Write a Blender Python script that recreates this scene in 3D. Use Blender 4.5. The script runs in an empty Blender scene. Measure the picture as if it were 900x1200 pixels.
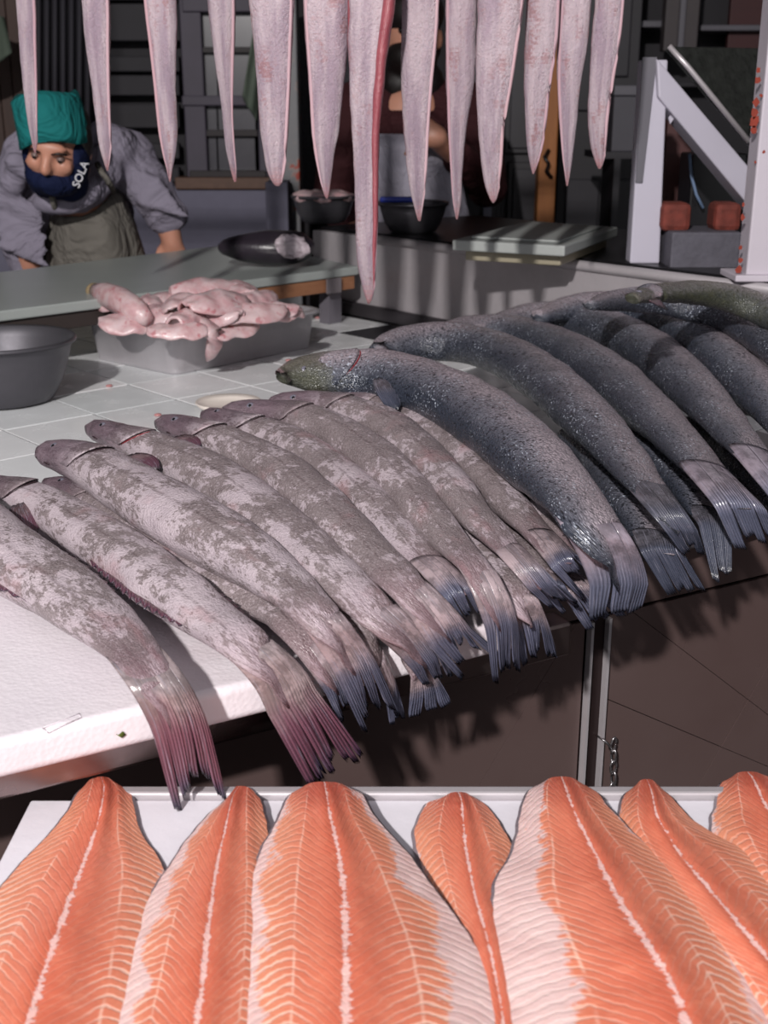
import bpy, bmesh, math, random
from mathutils import Vector, Matrix, noise
import numpy as np
random.seed(7)
S = bpy.context.scene
C = S.collection
# ---------------------------------------------------------------- camera
F = 1400.0; PIT = math.radians(18.6); CH = 1.40
cam = bpy.data.cameras.new('camera'); cam.sensor_fit = 'VERTICAL'; cam.sensor_height = 36
cam.lens = 36*F/1200; cam.clip_start = 0.05
co = bpy.data.objects.new('camera', cam); C.objects.link(co)
co.location = (0, 0, CH); co.rotation_euler = (math.pi/2-PIT, 0, 0); S.camera = co
cam.dof.use_dof = True; cam.dof.focus_distance = 1.12; cam.dof.aperture_fstop = 11
# ---------------------------------------------------------------- light
S.view_settings.view_transform = 'Standard'; S.view_settings.look = 'None'
S.view_settings.gamma = 1; S.view_settings.use_curve_mapping = False
S.view_settings.exposure = 0.0
w = bpy.data.worlds.new('world'); S.world = w; w.use_nodes = True
bg = w.node_tree.nodes['Background']; bg.inputs[0].default_value = (.97, .96, 1, 1); bg.inputs[1].default_value = .55
def lamp(name, kind, loc, target, energy, size=.1, col=(1, 1, 1)):
    l = bpy.data.lights.new(name, kind); l.energy = energy; l.color = col
    if kind == 'AREA': l.size = size
    o = bpy.data.objects.new(name, l); C.objects.link(o); o.location = loc
    o.rotation_euler = (Vector(target)-Vector(loc)).to_track_quat('-Z', 'Y').to_euler(); return o
lamp('flash', 'AREA', (-.90, -2.3, 3.10), (0, 1.3, 1.05), 212, .12, (1, .955, .93))

# ---------------------------------------------------------------- projection helpers
def ray(px, py):
    a = (px-450)/F; b = (600-py)/F
    d = Vector((a, math.cos(PIT)+b*math.sin(PIT), -math.sin(PIT)+b*math.cos(PIT)))
    return d
O = Vector((0, 0, CH))
def P(px, py, z): d = ray(px, py); return O+d*((z-CH)/d.z)
def PY(px, py, Y): d = ray(px, py); return O+d*(Y/d.y)
def PP(px, py, p0, n): d = ray(px, py); return O+d*((p0-O).dot(n)/d.dot(n))
def axial(p): return (p-O).dot(Vector((0, math.cos(PIT), -math.sin(PIT))))
def pxs(n, p): return n*axial(p)/F            # n pixels at p in metres
# front edge of the foam slab
E0 = P(0, 868, 1.0); E1 = P(650, 716, 1.0)
ED = (E1-E0).normalized(); EN = Vector((ED.y, -ED.x, 0))   # outward
UP = Vector((0, 0, 1))

# ---------------------------------------------------------------- object helpers
WOFF = {}
def tag(o, label=None, cat=None, group=None, kind=None):
    if label: o['label'] = label
    if cat: o['category'] = cat
    if group: o['group'] = group
    if kind: o['kind'] = kind
    return o
def thing(name, loc, label, cat, group=None):
    o = bpy.data.objects.new(name, None); C.objects.link(o); o.location = loc
    o.empty_display_size = .02
    WOFF[o.name] = Vector(loc); return tag(o, label, cat, group)
def mesh(name, verts, faces, mat=None, parent=None, smooth=True, uvs=None, uv2=None, kind=None, label=None):
    base = WOFF[parent.name] if parent else Vector((0, 0, 0))
    me = bpy.data.meshes.new(name)
    me.from_pydata([tuple(Vector(v)-base) for v in verts], [], faces)
    for nm, uu in (('UVMap', uvs), ('span', uv2)):
        if uu is not None:
            l = me.uv_layers.new(name=nm)
            idx = np.zeros(len(me.loops), dtype=np.int32); me.loops.foreach_get('vertex_index', idx)
            arr = np.array(uu, dtype=np.float32)
            if arr.shape[0] == len(verts): l.data.foreach_set('uv', arr[idx].ravel())
            else: l.data.foreach_set('uv', arr.ravel())
    if smooth: me.polygons.foreach_set('use_smooth', [True]*len(me.polygons))
    if mat: me.materials.append(mat)
    me.update()
    o = bpy.data.objects.new(name, me); C.objects.link(o)
    if parent: o.parent = parent
    WOFF[o.name] = base
    if kind: o['kind'] = kind
    if label: o['label'] = label
    return o
def own(o, z=None):
    """move a top-level mesh's origin to the base of its geometry"""
    vs = np.array([v.co[:] for v in o.data.vertices]); c = (vs.min(0)+vs.max(0))/2; c[2] = vs[:, 2].min()
    o.data.transform(Matrix.Translation(-Vector(c))); o.location = c; WOFF[o.name] = Vector(c); return o
def solid(o, t, off=-1):
    m = o.modifiers.new('s', 'SOLIDIFY'); m.thickness = t; m.offset = off; return o
def bevel(o, w_, seg=2):
    m = o.modifiers.new('b', 'BEVEL'); m.width = w_; m.segments = seg; m.limit_method = 'ANGLE'; return o
def bmobj(name, bm, mat, parent=None, smooth=False, **k):
    bm.normal_update()
    vs = [v.co.copy() for v in bm.verts]
    for i, v in enumerate(bm.verts): v.index = i
    fs = [[v.index for v in f.verts] for f in bm.faces]; bm.free()
    return mesh(name, vs, fs, mat, parent, smooth, **k)
def bm_box(bm, c, d, rz=0, M=None):
    r = bmesh.ops.create_cube(bm, size=1)
    X = Matrix.Translation(c) @ (M if M else Matrix.Rotation(rz, 4, 'Z')) @ Matrix.Diagonal((d[0], d[1], d[2], 1))
    bmesh.ops.transform(bm, matrix=X, verts=r['verts'])
def box(name, c, d, mat, parent=None, rz=0, bev=0, **k):
    bm = bmesh.new(); bm_box(bm, Vector(c), d, rz); o = bmobj(name, bm, mat, parent, **k)
    if bev: bevel(o, bev)
    return o
def prism(name, pts, z0, z1, mat, parent=None, bev=0, smooth=False, **k):
    n = len(pts); vs = [(p[0], p[1], z0) for p in pts]+[(p[0], p[1], z1) for p in pts]
    a = sum(pts[i][0]*pts[(i+1) % n][1]-pts[(i+1) % n][0]*pts[i][1] for i in range(n))
    fs = [list(range(n))[::-1], list(range(n, 2*n))]+[[i, (i+1) % n, n+(i+1) % n, n+i] for i in range(n)]
    if a < 0: fs = [f[::-1] for f in fs]
    o = mesh(name, vs, fs, mat, parent, smooth, **k)
    if bev: bevel(o, bev, 3)
    return o
def quadslab(name, q, t, mat, parent=None, bev=0, **k):
    """slab from four corners, thickness t along the face normal (away from the camera)"""
    n = (q[1]-q[0]).cross(q[3]-q[0]).normalized()
    if n.dot(q[0]-O) < 0: n = -n
    vs = list(q)+[p+n*t for p in q]
    fs = [[0, 1, 2, 3], [7, 6, 5, 4]]+[[i, i+4, (i+1) % 4+4, (i+1) % 4] for i in range(4)]
    bm = bmesh.new(); bv = [bm.verts.new(v) for v in vs]
    for f in fs: bm.faces.new([bv[i] for i in f])
    bmesh.ops.recalc_face_normals(bm, faces=bm.faces)
    o = bmobj(name, bm, mat, parent, **k)
    if bev: bevel(o, bev)
    return o
def pxbox(name, x0, y0, x1, y1, Y, t, mat, parent=None, bev=0, **k):
    """upright board whose face covers that rectangle at depth Y"""
    a = PY(x0, y0, Y); b = PY(x1, y1, Y)
    xa = PY((x0), (y0+y1)/2, Y).x; xb = PY(x1, (y0+y1)/2, Y).x
    return box(name, ((xa+xb)/2, Y+t/2, (a.z+b.z)/2), (abs(xb-xa), t, abs(a.z-b.z)), mat, parent, bev=bev, **k)
def lathe(name, c, prof, mat, parent=None, seg=48, sx=1, **k):
    vs = []; fs = []
    for r, z in prof:
        for i in range(seg):
            a = 2*math.pi*i/seg; vs.append((c[0]+r*math.cos(a)*sx, c[1]+r*math.sin(a), c[2]+z))
    for j in range(len(prof)-1):
        for i in range(seg):
            i2 = (i+1) % seg; fs.append([j*seg+i, j*seg+i2, (j+1)*seg+i2, (j+1)*seg+i])
    fs.append([i for i in range(seg)][::-1]) if prof[0][0] > 1e-4 else None
    if prof[-1][0] > 1e-4 and k.pop('cap', True): fs.append([(len(prof)-1)*seg+i for i in range(seg)])
    return mesh(name, vs, [f for f in fs if f], mat, parent, True, **k)
def tube(name, pts, rad, mat, parent=None, M=10, closed=False, **k):
    pts = [Vector(p) for p in pts]; n = len(pts); vs = []; fs = []
    rs = rad if isinstance(rad, (list, tuple)) else [rad]*n
    for i, p in enumerate(pts):
        t = (pts[(i+1) % n]-pts[i-1]) if closed else (pts[min(i+1, n-1)]-pts[max(i-1, 0)])
        t.normalize(); a = t.cross(UP)
        if a.length < .1: a = t.cross(Vector((1, 0, 0)))
        a.normalize(); b = a.cross(t)
        for j in range(M):
            f = 2*math.pi*j/M; vs.append(p+a*math.cos(f)*rs[i]+b*math.sin(f)*rs[i])
    for i in range(n if closed else n-1):
        for j in range(M):
            i2 = (i+1) % n; fs.append([i*M+j, i2*M+j, i2*M+(j+1) % M, i*M+(j+1) % M])
    if not closed: fs += [list(range(M)), list(range((n-1)*M, n*M))[::-1]]
    return mesh(name, vs, fs, mat, parent, True, **k)
def catmull(pts, n):
    A = [np.array(p, dtype=float) for p in pts]
    A = [2*A[0]-A[1]]+A+[2*A[-1]-A[-2]]
    out = []
    for i in range(1, len(A)-2):
        for s in range(12):
            t = s/12; p0, p1, p2, p3 = A[i-1:i+3]
            out.append(.5*((2*p1)+(-p0+p2)*t+(2*p0-5*p1+4*p2-p3)*t*t+(-p0+3*p1-3*p2+p3)*t**3))
    out.append(A[-2]); out = np.array(out)
    d = np.r_[0, np.cumsum(np.linalg.norm(np.diff(out[:, :3], axis=0), axis=1))]
    u = np.linspace(0, d[-1], n)
    return np.array([np.interp(u, d, out[:, k]) for k in range(out.shape[1])]).T, d[-1]
def lerp(a, b, t): return a+(b-a)*t
def interp(xs, ys, x): return float(np.interp(x, xs, ys))

# ---------------------------------------------------------------- materials
def srgb(r, g, b):
    f = lambda c: (c/255/12.92) if c/255 <= .04045 else ((c/255+.055)/1.055)**2.4
    return (f(r), f(g), f(b), 1)
class NM:
    def __init__(s, name, rough=.5, metal=0., spec=.5):
        s.m = bpy.data.materials.new(name); s.m.use_nodes = True; s.t = s.m.node_tree
        s.b = s.t.nodes['Principled BSDF']; s.b.inputs['Roughness'].default_value = rough
        s.b.inputs['Metallic'].default_value = metal; s.b.inputs['Specular IOR Level'].default_value = spec
    def n(s, typ, **k):
        nd = s.t.nodes.new('ShaderNode'+typ)
        for a, v in k.items():
            if a.startswith('i_'): s.put(nd.inputs[int(a[2:])] if a[2:].isdigit() else nd.inputs[a[2:].replace('_', ' ')], v)
            else: setattr(nd, a, v)
        return nd
    def put(s, sock, v):
        if hasattr(v, 'is_output') or isinstance(v, bpy.types.NodeSocket): s.t.links.new(v, sock)
        else: sock.default_value = v
    def math(s, op, a, b=0., c=0., clamp=False):
        nd = s.n('Math', operation=op); nd.use_clamp = clamp
        for i, v in enumerate((a, b, c)): s.put(nd.inputs[i], v)
        return nd.outputs[0]
    def mr(s, v, a, b, c=0., d=1., smooth=True):
        nd = s.n('MapRange'); nd.interpolation_type = 'SMOOTHSTEP' if smooth else 'LINEAR'
        for i, x in enumerate((v, a, b, c, d)): s.put(nd.inputs[i], x)
        return nd.outputs[0]
    def mix(s, f, a, b, mode='MIX'):
        nd = s.n('Mix', data_type='RGBA', blend_type=mode); s.put(nd.inputs[0], f); s.put(nd.inputs[6], a); s.put(nd.inputs[7], b)
        return nd.outputs[2]
    def uv(s, nm):
        return s.n('UVMap', uv_map=nm).outputs[0]
    def geo(s): return s.n('TexCoord').outputs['Object']
    def sep(s, v): nd = s.n('SeparateXYZ'); s.put(nd.inputs[0], v); return nd.outputs
    def comb(s, x, y, z=0.):
        nd = s.n('CombineXYZ')
        for i, v in enumerate((x, y, z)): s.put(nd.inputs[i], v)
        return nd.outputs[0]
    def rnd(s): return s.n('ObjectInfo').outputs['Random']
    def noise(s, vec, sc, det=4, rough=.55, dist=0.):
        nd = s.n('TexNoise'); s.put(nd.inputs['Vector'], vec); nd.inputs['Scale'].default_value = sc
        nd.inputs['Detail'].default_value = det; nd.inputs['Roughness'].default_value = rough; nd.inputs['Distortion'].default_value = dist
        return nd.outputs[0]
    def vor(s, vec, sc, feat='F1'):
        nd = s.n('TexVoronoi', feature=feat); s.put(nd.inputs['Vector'], vec); nd.inputs['Scale'].default_value = sc
        return nd.outputs[0]
    def bump(s, h, st, dist=.001, normal=None):
        nd = s.n('Bump'); nd.inputs['Strength'].default_value = st; nd.inputs['Distance'].default_value = dist
        s.put(nd.inputs['Height'], h)
        if normal is not None: s.put(nd.inputs['Normal'], normal)
        return nd.outputs[0]
    def col(s, v): s.put(s.b.inputs['Base Color'], v)
    def rough(s, v): s.put(s.b.inputs['Roughness'], v)
    def norm(s, v): s.put(s.b.inputs['Normal'], v)
def plain(name, c, rough=.6, metal=0., var=.12, sc=9, bump=0., bsc=60, spec=.5):
    m = NM(name, rough, metal, spec); g = m.geo(); n = m.noise(g, sc, 5)
    dk = tuple(x*(1-var*1.6) for x in c[:3])+(1,); lt = tuple(min(1, x*(1+var)) for x in c[:3])+(1,)
    m.col(m.mix(n, dk, lt))
    if bump: m.norm(m.bump(m.noise(g, bsc, 4), bump, .002))
    return m.m
def fishvec(m):
    s = m.sep(m.uv('UVMap')); r = m.rnd()
    return m.comb(m.math('ADD', s[0], m.math('MULTIPLY', r, 13.7)), m.math('ADD', s[1], m.math('MULTIPLY', r, 5.3)), r)
def hake_skin():
    m = NM('hake_skin', .36, 0, .6); v0 = fishvec(m); N = m.sep(m.uv('span')); q = m.sep(v0)
    v = m.comb(m.math('MULTIPLY', q[0], .62), q[1], q[2])
    big = m.noise(v, 22, 3, .5); mid = m.noise(v, 85, 7, .74, .5); fine = m.noise(v0, 520, 3, .6); tiny = m.noise(v, 210, 4, .7)
    k = m.math('ADD', m.math('MULTIPLY', big, .75), m.math('MULTIPLY', mid, .85))
    k = m.math('ADD', k, m.math('MULTIPLY', tiny, .55))
    k = m.math('ADD', k, m.math('MULTIPLY', m.math('SUBTRACT', m.rnd(), .5), .16))
    pale = m.mr(k, 1.06, 1.13)
    c = m.mix(m.noise(v, 60, 5, .65), srgb(98, 88, 88), srgb(150, 137, 140))
    pc = m.mix(m.noise(v, 40, 5, .65), srgb(166, 153, 164), srgb(212, 198, 204))
    c = m.mix(m.math('MULTIPLY', pale, .80), c, pc)
    c = m.mix(m.math('MULTIPLY', m.mr(fine, .50, .68), .40), c, srgb(200, 188, 194))
    c = m.mix(m.math('MULTIPLY', m.mr(tiny, .56, .68), .35), c, srgb(92, 80, 80))
    c = m.mix(m.math('MULTIPLY', m.mr(m.noise(v, 26, 3), .56, .74), .40), c, srgb(158, 116, 120))
    lat = m.mr(m.math('ABSOLUTE', m.math('SUBTRACT', N[1], m.math('ADD', .29, m.math('MULTIPLY', mid, .02)))), .002, .014, 1., 0.)
    c = m.mix(m.math('MULTIPLY', lat, m.math('MULTIPLY', .5, m.mr(tiny, .4, .55))), c, srgb(84, 70, 72))
    hd = m.mr(m.math('ADD', N[0], m.math('MULTIPLY', big, .08)), .12, .25, 1., 0.)
    c = m.mix(m.math('MULTIPLY', hd, .86), c, m.mix(m.noise(v, 60, 5, .7), srgb(52, 44, 52), srgb(128, 106, 118)))
    tl = m.mr(m.math('ADD', N[0], m.math('MULTIPLY', mid, .1)), .86, 1.10); c = m.mix(m.math('MULTIPLY', tl, .6), c, srgb(134, 92, 106))
    m.col(c)
    sc = m.vor(m.comb(q[0], m.math('MULTIPLY', q[1], 1.25)), 430)
    b = m.bump(sc, .6, .0011); b = m.bump(m.noise(v, 75, 6, .75), .7, .0022, b); m.norm(b)
    m.rough(m.mr(m.math('ADD', m.noise(v, 60, 3), m.math('MULTIPLY', pale, .12)), .35, .75, .22, .55))
    return m.m
def salmon_skin():
    m = NM('salmon_skin', .3, .08, .7); v = fishvec(m); N = m.sep(m.uv('span')); s = m.sep(v)
    # span.y: 0 = belly side (upper right), .25 = upturned flank, .5 = back (lower left)
    t = m.math('ADD', N[1], m.math('MULTIPLY', m.math('SUBTRACT', m.noise(v, 14, 4), .5), .12))
    c = m.mix(m.mr(t, .22, .36), srgb(184, 170, 178), srgb(124, 124, 136))
    c = m.mix(m.mr(t, .30, .47), c, srgb(58, 64, 78))
    c = m.mix(m.math('MULTIPLY', m.mr(m.rnd(), .3, 1.), .40), c, srgb(66, 64, 70))
    sc = m.vor(m.comb(s[0], m.math('MULTIPLY', s[1], 1.3)), 330)
    c = m.mix(m.math('MULTIPLY', m.mr(sc, .25, .6), .45), c, srgb(44, 48, 56))
    c = m.mix(m.math('MULTIPLY', m.mr(sc, .0, .22, 1., 0.), .30), c, srgb(170, 172, 184))
    spk = m.mr(m.noise(v, 240, 2, .5), .57, .64)
    c = m.mix(m.math('MULTIPLY', spk, m.math('MULTIPLY', m.mr(t, .14, .3), .85)), c, srgb(22, 24, 30))
    sil = m.mr(m.noise(v, 300, 2, .5), .60, .68)
    c = m.mix(m.math('MULTIPLY', sil, m.mr(m.noise(v, 12, 3), .42, .6)), c, srgb(185, 192, 206))
    oa = m.n('Attribute', attribute_type='OBJECT', attribute_name='olive').outputs['Fac']
    hd = m.mr(N[0], m.math('MULTIPLY', oa, .05), m.math('ADD', .001, m.math('MULTIPLY', oa, .14)), 1., 0.); c = m.mix(m.math('MULTIPLY', hd, m.math('MULTIPLY', m.math('MINIMUM', oa, 1.), .8)), c, m.mix(m.noise(v, 60, 4), srgb(36, 40, 36), srgb(96, 96, 70)))
    pk = m.math('MULTIPLY', m.mr(m.noise(v, 24, 4), .5, .7), m.mr(t, .05, .2, 1., 0.)); c = m.mix(m.math('MULTIPLY', pk, .6), c, srgb(200, 164, 172))
    m.col(c)
    b = m.bump(sc, .8, .0013); b = m.bump(m.noise(v, 45, 5, .65), .55, .0020, b); m.norm(b)
    m.rough(m.mr(m.noise(v, 90, 3), .35, .7, .2, .45))
    return m.m
def fin_mat(name, c0, c1, c2):
    m = NM(name, .27, 0, .8); N = m.sep(m.uv('span')); v = fishvec(m)
    n = m.math('MULTIPLY', m.math('SUBTRACT', m.noise(v, 30, 4), .5), .45)
    u = m.math('ADD', N[0], n); mot = m.noise(v, 75, 6, .7)
    c = m.mix(m.mr(mot, .42, .6), tuple(x*.62 for x in c0[:3])+(1,), tuple(min(1, x*1.25) for x in c0[:3])+(1,))
    c = m.mix(m.mr(u, .34, .66), c, c1); c = m.mix(m.mr(u, .82, 1.08), c, c2)
    st = m.math('SINE', m.math('MULTIPLY', N[1], 230.))
    c = m.mix(m.math('MULTIPLY', m.mr(st, -.2, .9), m.mr(N[0], .30, .75, .0, .36)), c, srgb(34, 36, 48))
    c = m.mix(m.math('MULTIPLY', m.mr(m.noise(m.comb(m.math('MULTIPLY', N[0], 2.), m.math('MULTIPLY', N[1], 60.), m.rnd()), 1.5, 3), .55, .7), .45), c, srgb(160, 158, 176))
    m.col(c); m.norm(m.bump(m.math('ADD', m.math('MULTIPLY', m.math('MULTIPLY', st, .6), m.mr(N[0], .25, .6)), m.noise(v, 260, 4, .7)), .6, .0010)); return m.m
def eel_skin():
    m = NM('eel_flesh', .3, 0, .6); v = fishvec(m); N = m.sep(m.uv('span')); s = m.sep(v)
    st = m.comb(m.math('MULTIPLY', s[0], .18), s[1], s[2])
    c = m.mix(m.mr(m.noise(st, 60, 4), .35, .65), srgb(168, 148, 162), srgb(202, 184, 192))
    blot = m.math('MULTIPLY', m.mr(m.noise(v, 60, 6, .75), .50, .62), m.mr(m.noise(v, 14, 3), .45, .60))
    c = m.mix(m.math('MULTIPLY', blot, .6), c, srgb(160, 104, 104))
    ed = m.mr(m.math('ABSOLUTE', m.math('SUBTRACT', m.math('FRACT', m.math('MULTIPLY', N[1], 2.)), .5)), .36, .5)
    c = m.mix(m.math('MULTIPLY', ed, .35), c, srgb(196, 136, 140))
    tip = m.mr(m.math('ADD', N[0], m.math('MULTIPLY', m.noise(v, 70, 3), .05)), .965, 1.05); c = m.mix(m.math('MULTIPLY', tip, .7), c, srgb(214, 132, 130))
    m.col(c)
    b = m.bump(m.noise(v, 300, 4, .7), 1., .0045); b = m.bump(m.noise(st, 70, 3), .6, .0035, b); m.norm(b)
    m.rough(m.mr(m.noise(v, 120, 3), .35, .7, .10, .30)); m.b.inputs['Subsurface Weight'].default_value = .08
    m.b.inputs['Subsurface Radius'].default_value = (.01, .004, .003); m.b.inputs['Subsurface Scale'].default_value = .3
    return m.m
def red_flesh():
    m = NM('red_flesh', .25, 0, .7); v = fishvec(m)
    c = m.mix(m.noise(v, 60, 5, .7), srgb(122, 50, 62), srgb(178, 94, 102)); m.col(c)
    m.norm(m.bump(m.noise(v, 200, 5, .7), .8, .002)); return m.m
def fillet_mat():
    m = NM('salmon_flesh', .34, 0, .5); N = m.sep(m.uv('span')); M_ = m.sep(m.uv('UVMap')); r = m.rnd()
    vec = m.comb(m.math('ADD', M_[0], m.math('MULTIPLY', r, 9.)), M_[1], r)
    u = M_[0]; v = N[1]; av = m.math('ABSOLUTE', v)       # u metres from the tail, v -1..1 across
    wob = m.math('MULTIPLY', m.math('SUBTRACT', m.noise(vec, 22, 4, .6), .5), .020)
    # chevrons: valley at the centre line, peak at the two side seams, falling to the edge
    tri = m.math('ABSOLUTE', m.math('SUBTRACT', av, .52))
    prof = m.math('ADD', m.math('MULTIPLY', m.math('POWER', tri, 1.35), .075), m.math('MULTIPLY', m.math('POWER', av, 2.), -.006))
    ph = m.math('MULTIPLY', m.math('ADD', m.math('SUBTRACT', u, prof), wob), 1/.0078)
    fr = m.math('ABSOLUTE', m.math('SUBTRACT', m.math('FRACT', ph), .5))
    wid = m.mr(av, .15, .9, .03, .13, False); wid = m.math('MULTIPLY', wid, m.mr(m.noise(vec, 90, 3), .2, .8, .6, 1.5))
    line = m.mr(fr, wid, m.math('ADD', wid, .10), 1., 0.)
    amp = m.math('MULTIPLY', m.mr(m.math('ADD', av, m.math('MULTIPLY', m.math('SUBTRACT', m.noise(vec, 22, 3), .5), .5)), .15, .80, .10, .85), m.mr(u, .05, .22, .2, 1.))
    og = m.mix(m.noise(vec, 18, 5, .6), srgb(200, 98, 74), srgb(230, 142, 114))
    og = m.mix(m.math('MULTIPLY', m.mr(av, .3, .9), .55), og, srgb(232, 162, 128))
    og = m.mix(m.math('MULTIPLY', m.mr(m.noise(vec, 240, 3), .5, .7), .15), og, srgb(190, 86, 60))
    og = m.mix(m.mr(u, .0, .06, .55, 0.), og, srgb(176, 66, 58))
    og = m.mix(m.math('MULTIPLY', m.mr(av, .0, .35, 1., 0.), .35), og, srgb(206, 88, 62))
    og = m.mix(m.math('MULTIPLY', m.mr(m.noise(m.comb(m.math('MULTIPLY', u, 130.), m.math('MULTIPLY', v, 6.), r), 1., 4, .7), .52, .66), .22), og, srgb(240, 160, 130))
    c = m.mix(m.math('MULTIPLY', line, amp), og, srgb(244, 208, 190))
    # side seams
    sm = m.mr(m.math('ABSOLUTE', m.math('SUBTRACT', av, m.math('ADD', .50, m.math('MULTIPLY', wob, 2.)))), .004, .02, 1., 0.)
    c = m.mix(m.math('MULTIPLY', sm, m.math('MULTIPLY', m.mr(m.noise(vec, 50, 3), .35, .6), .7)), c, srgb(244, 196, 176))
    # membrane over belly and ragged centre line
    ax = m.n('Attribute', attribute_type='OBJECT', attribute_name='belly_left').outputs['Fac']
    ay = m.n('Attribute', attribute_type='OBJECT', attribute_name='belly_right').outputs['Fac']
    bn = m.math('MULTIPLY', m.math('SUBTRACT', m.noise(vec, 22, 5, .65), .5), .95)
    fine = m.math('MULTIPLY', m.math('SUBTRACT', m.math('FRACT', ph), .5), .06)
    bu = m.mr(u, .03, .22, .12, 0.)
    L = m.math('ADD', m.math('ADD', m.math('MULTIPLY', v, -1.), bn), m.math('SUBTRACT', fine, bu)); R = m.math('ADD', m.math('ADD', v, bn), m.math('SUBTRACT', fine, bu))
    bl = m.mr(m.math('SUBTRACT', L, m.math('SUBTRACT', 1.05, ax)), -.03, .05); br = m.mr(m.math('SUBTRACT', R, m.math('SUBTRACT', 1.05, ay)), -.03, .05)
    belly = m.math('MAXIMUM', bl, br)
    bc = m.mix(m.noise(vec, 55, 5), srgb(208, 170, 168), srgb(240, 216, 214))
    bc = m.mix(m.math('MULTIPLY', line, .12), bc, srgb(250, 230, 225))
    c = m.mix(m.math('MULTIPLY', belly, .93), c, bc)
    dash = m.math('MULTIPLY', m.math('SUBTRACT', m.noise(m.comb(m.math('MULTIPLY', u, 1.), m.math('MULTIPLY', v, .02), r), 330, 4, .7), .5), .17)
    cm = m.math('SUBTRACT', m.math('ADD', m.mr(m.noise(vec, 40, 3), .35, .6, .012, .042), dash), m.math('ABSOLUTE', m.math('ADD', v, m.math('MULTIPLY', wob, 1.5))))
    cl = m.mr(cm, .0, .010)
    c = m.mix(m.math('MULTIPLY', cl, .9), c, m.mix(m.noise(vec, 120, 3), srgb(232, 176, 170), srgb(250, 220, 214)))
    m.col(c)
    h = m.math('ADD', m.math('MULTIPLY', line, -.5), m.math('ADD', m.math('MULTIPLY', m.noise(vec, 120, 4, .6), .9), cl))
    m.norm(m.bump(h, .5, .0012))
    m.rough(m.mr(m.noise(vec, 60, 3), .35, .65, .28, .5))
    m.b.inputs['Subsurface Weight'].default_value = .06; m.b.inputs['Subsurface Scale'].default_value = .2
    m.b.inputs['Subsurface Radius'].default_value = (.012, .004, .002)
    return m.m
def brushed(name, c, rough=.32, metal=.9, sc=(3, 120, 120), dirt=.35):
    m = NM(name, rough, metal); g = m.geo(); s = m.sep(g)
    v = m.comb(m.math('MULTIPLY', s[0], sc[0]), m.math('MULTIPLY', s[1], sc[1]), m.math('MULTIPLY', s[2], sc[2]))
    n = m.noise(v, 1, 4); st = m.noise(g, 7, 5, .65)
    cc = m.mix(m.math('MULTIPLY', m.mr(st, .35, .75), dirt), c, tuple(x*.45 for x in c[:3])+(1,))
    cc = m.mix(m.math('MULTIPLY', n, .25), cc, tuple(min(1, x*1.3) for x in c[:3])+(1,)); m.col(cc)
    m.rough(m.mr(st, .3, .7, rough, rough+.2)); m.norm(m.bump(n, .12, .001)); return m.m
def rusty(name, c, amt=.62):
    m = NM(name, .5); g = m.geo()
    n = m.noise(g, 14, 5, .65); k = m.mr(n, amt, amt+.03); halo = m.mr(n, amt-.05, amt)
    cc = m.mix(m.noise(g, 6, 4), tuple(x*.86 for x in c[:3])+(1,), c)
    cc = m.mix(m.math('MULTIPLY', halo, .25), cc, srgb(190, 150, 130)); cc = m.mix(k, cc, m.mix(m.noise(g, 50, 3), srgb(96, 36, 26), srgb(196, 62, 40)))
    m.col(cc); m.norm(m.bump(m.math('SUBTRACT', m.noise(g, 40, 3), k), .3, .002)); return m.m
def foam_mat():
    m = NM('foam_white', .48, 0, .45); g = m.geo()
    c = m.mix(m.noise(g, 8, 5), srgb(216, 208, 216), srgb(238, 232, 236))
    c = m.mix(m.math('MULTIPLY', m.mr(m.noise(g, 5, 4), .55, .72), .35), c, srgb(205, 186, 192)); m.col(c)
    b = m.bump(m.vor(g, 260), .22, .0012); m.norm(m.bump(m.noise(g, 18, 5), .5, .003, b)); return m.m
def wood(name, a, b, sc=(2, 2, 26)):
    m = NM(name, .6); g = m.sep(m.geo())
    v = m.comb(*[m.math('MULTIPLY', g[i], sc[i]) for i in range(3)]); m.col(m.mix(m.noise(v, 1.6, 5, .6, .6), a, b)); return m.m
HAKE = hake_skin(); SALM = salmon_skin(); EEL = eel_skin(); RED = red_flesh(); FIL = fillet_mat()
HFIN = fin_mat('hake_fin', srgb(150, 134, 138), srgb(92, 94, 114), srgb(34, 36, 50))
HFINR = fin_mat('hake_fin_red', srgb(150, 136, 138), srgb(116, 74, 90), srgb(52, 48, 72))
SFIN = fin_mat('salmon_fin', srgb(128, 118, 128), srgb(98, 102, 122), srgb(44, 48, 62))
SFIND = fin_mat('salmon_fin_dark', srgb(84, 82, 90), srgb(74, 78, 94), srgb(30, 34, 46))
FRINGE = fin_mat('fin_membrane', srgb(104, 84, 88), srgb(98, 62, 76), srgb(44, 38, 50))
EYE = plain('fish_eye', srgb(112, 110, 122), .15); PUP = plain('pupil', srgb(12, 12, 16), .1)
DARKMOUTH = plain('dark_slit', srgb(44, 26, 32), .4); GILLRED = plain('gill_red', srgb(128, 36, 44), .25, sc=90, var=.3)
SILV = plain('silver_skin', srgb(150, 138, 146), .3, .2, sc=60, bump=.4, bsc=300)
FOAM = foam_mat(); STEEL = brushed('brushed_steel', srgb(190, 184, 188), .34, .4)
STEELD = brushed('counter_rim_steel', srgb(150, 134, 132), .22, 1.)
TRAYM = plain('white_tray', srgb(222, 218, 226), .45, sc=20, var=.04, bump=.2, bsc=90)

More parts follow.
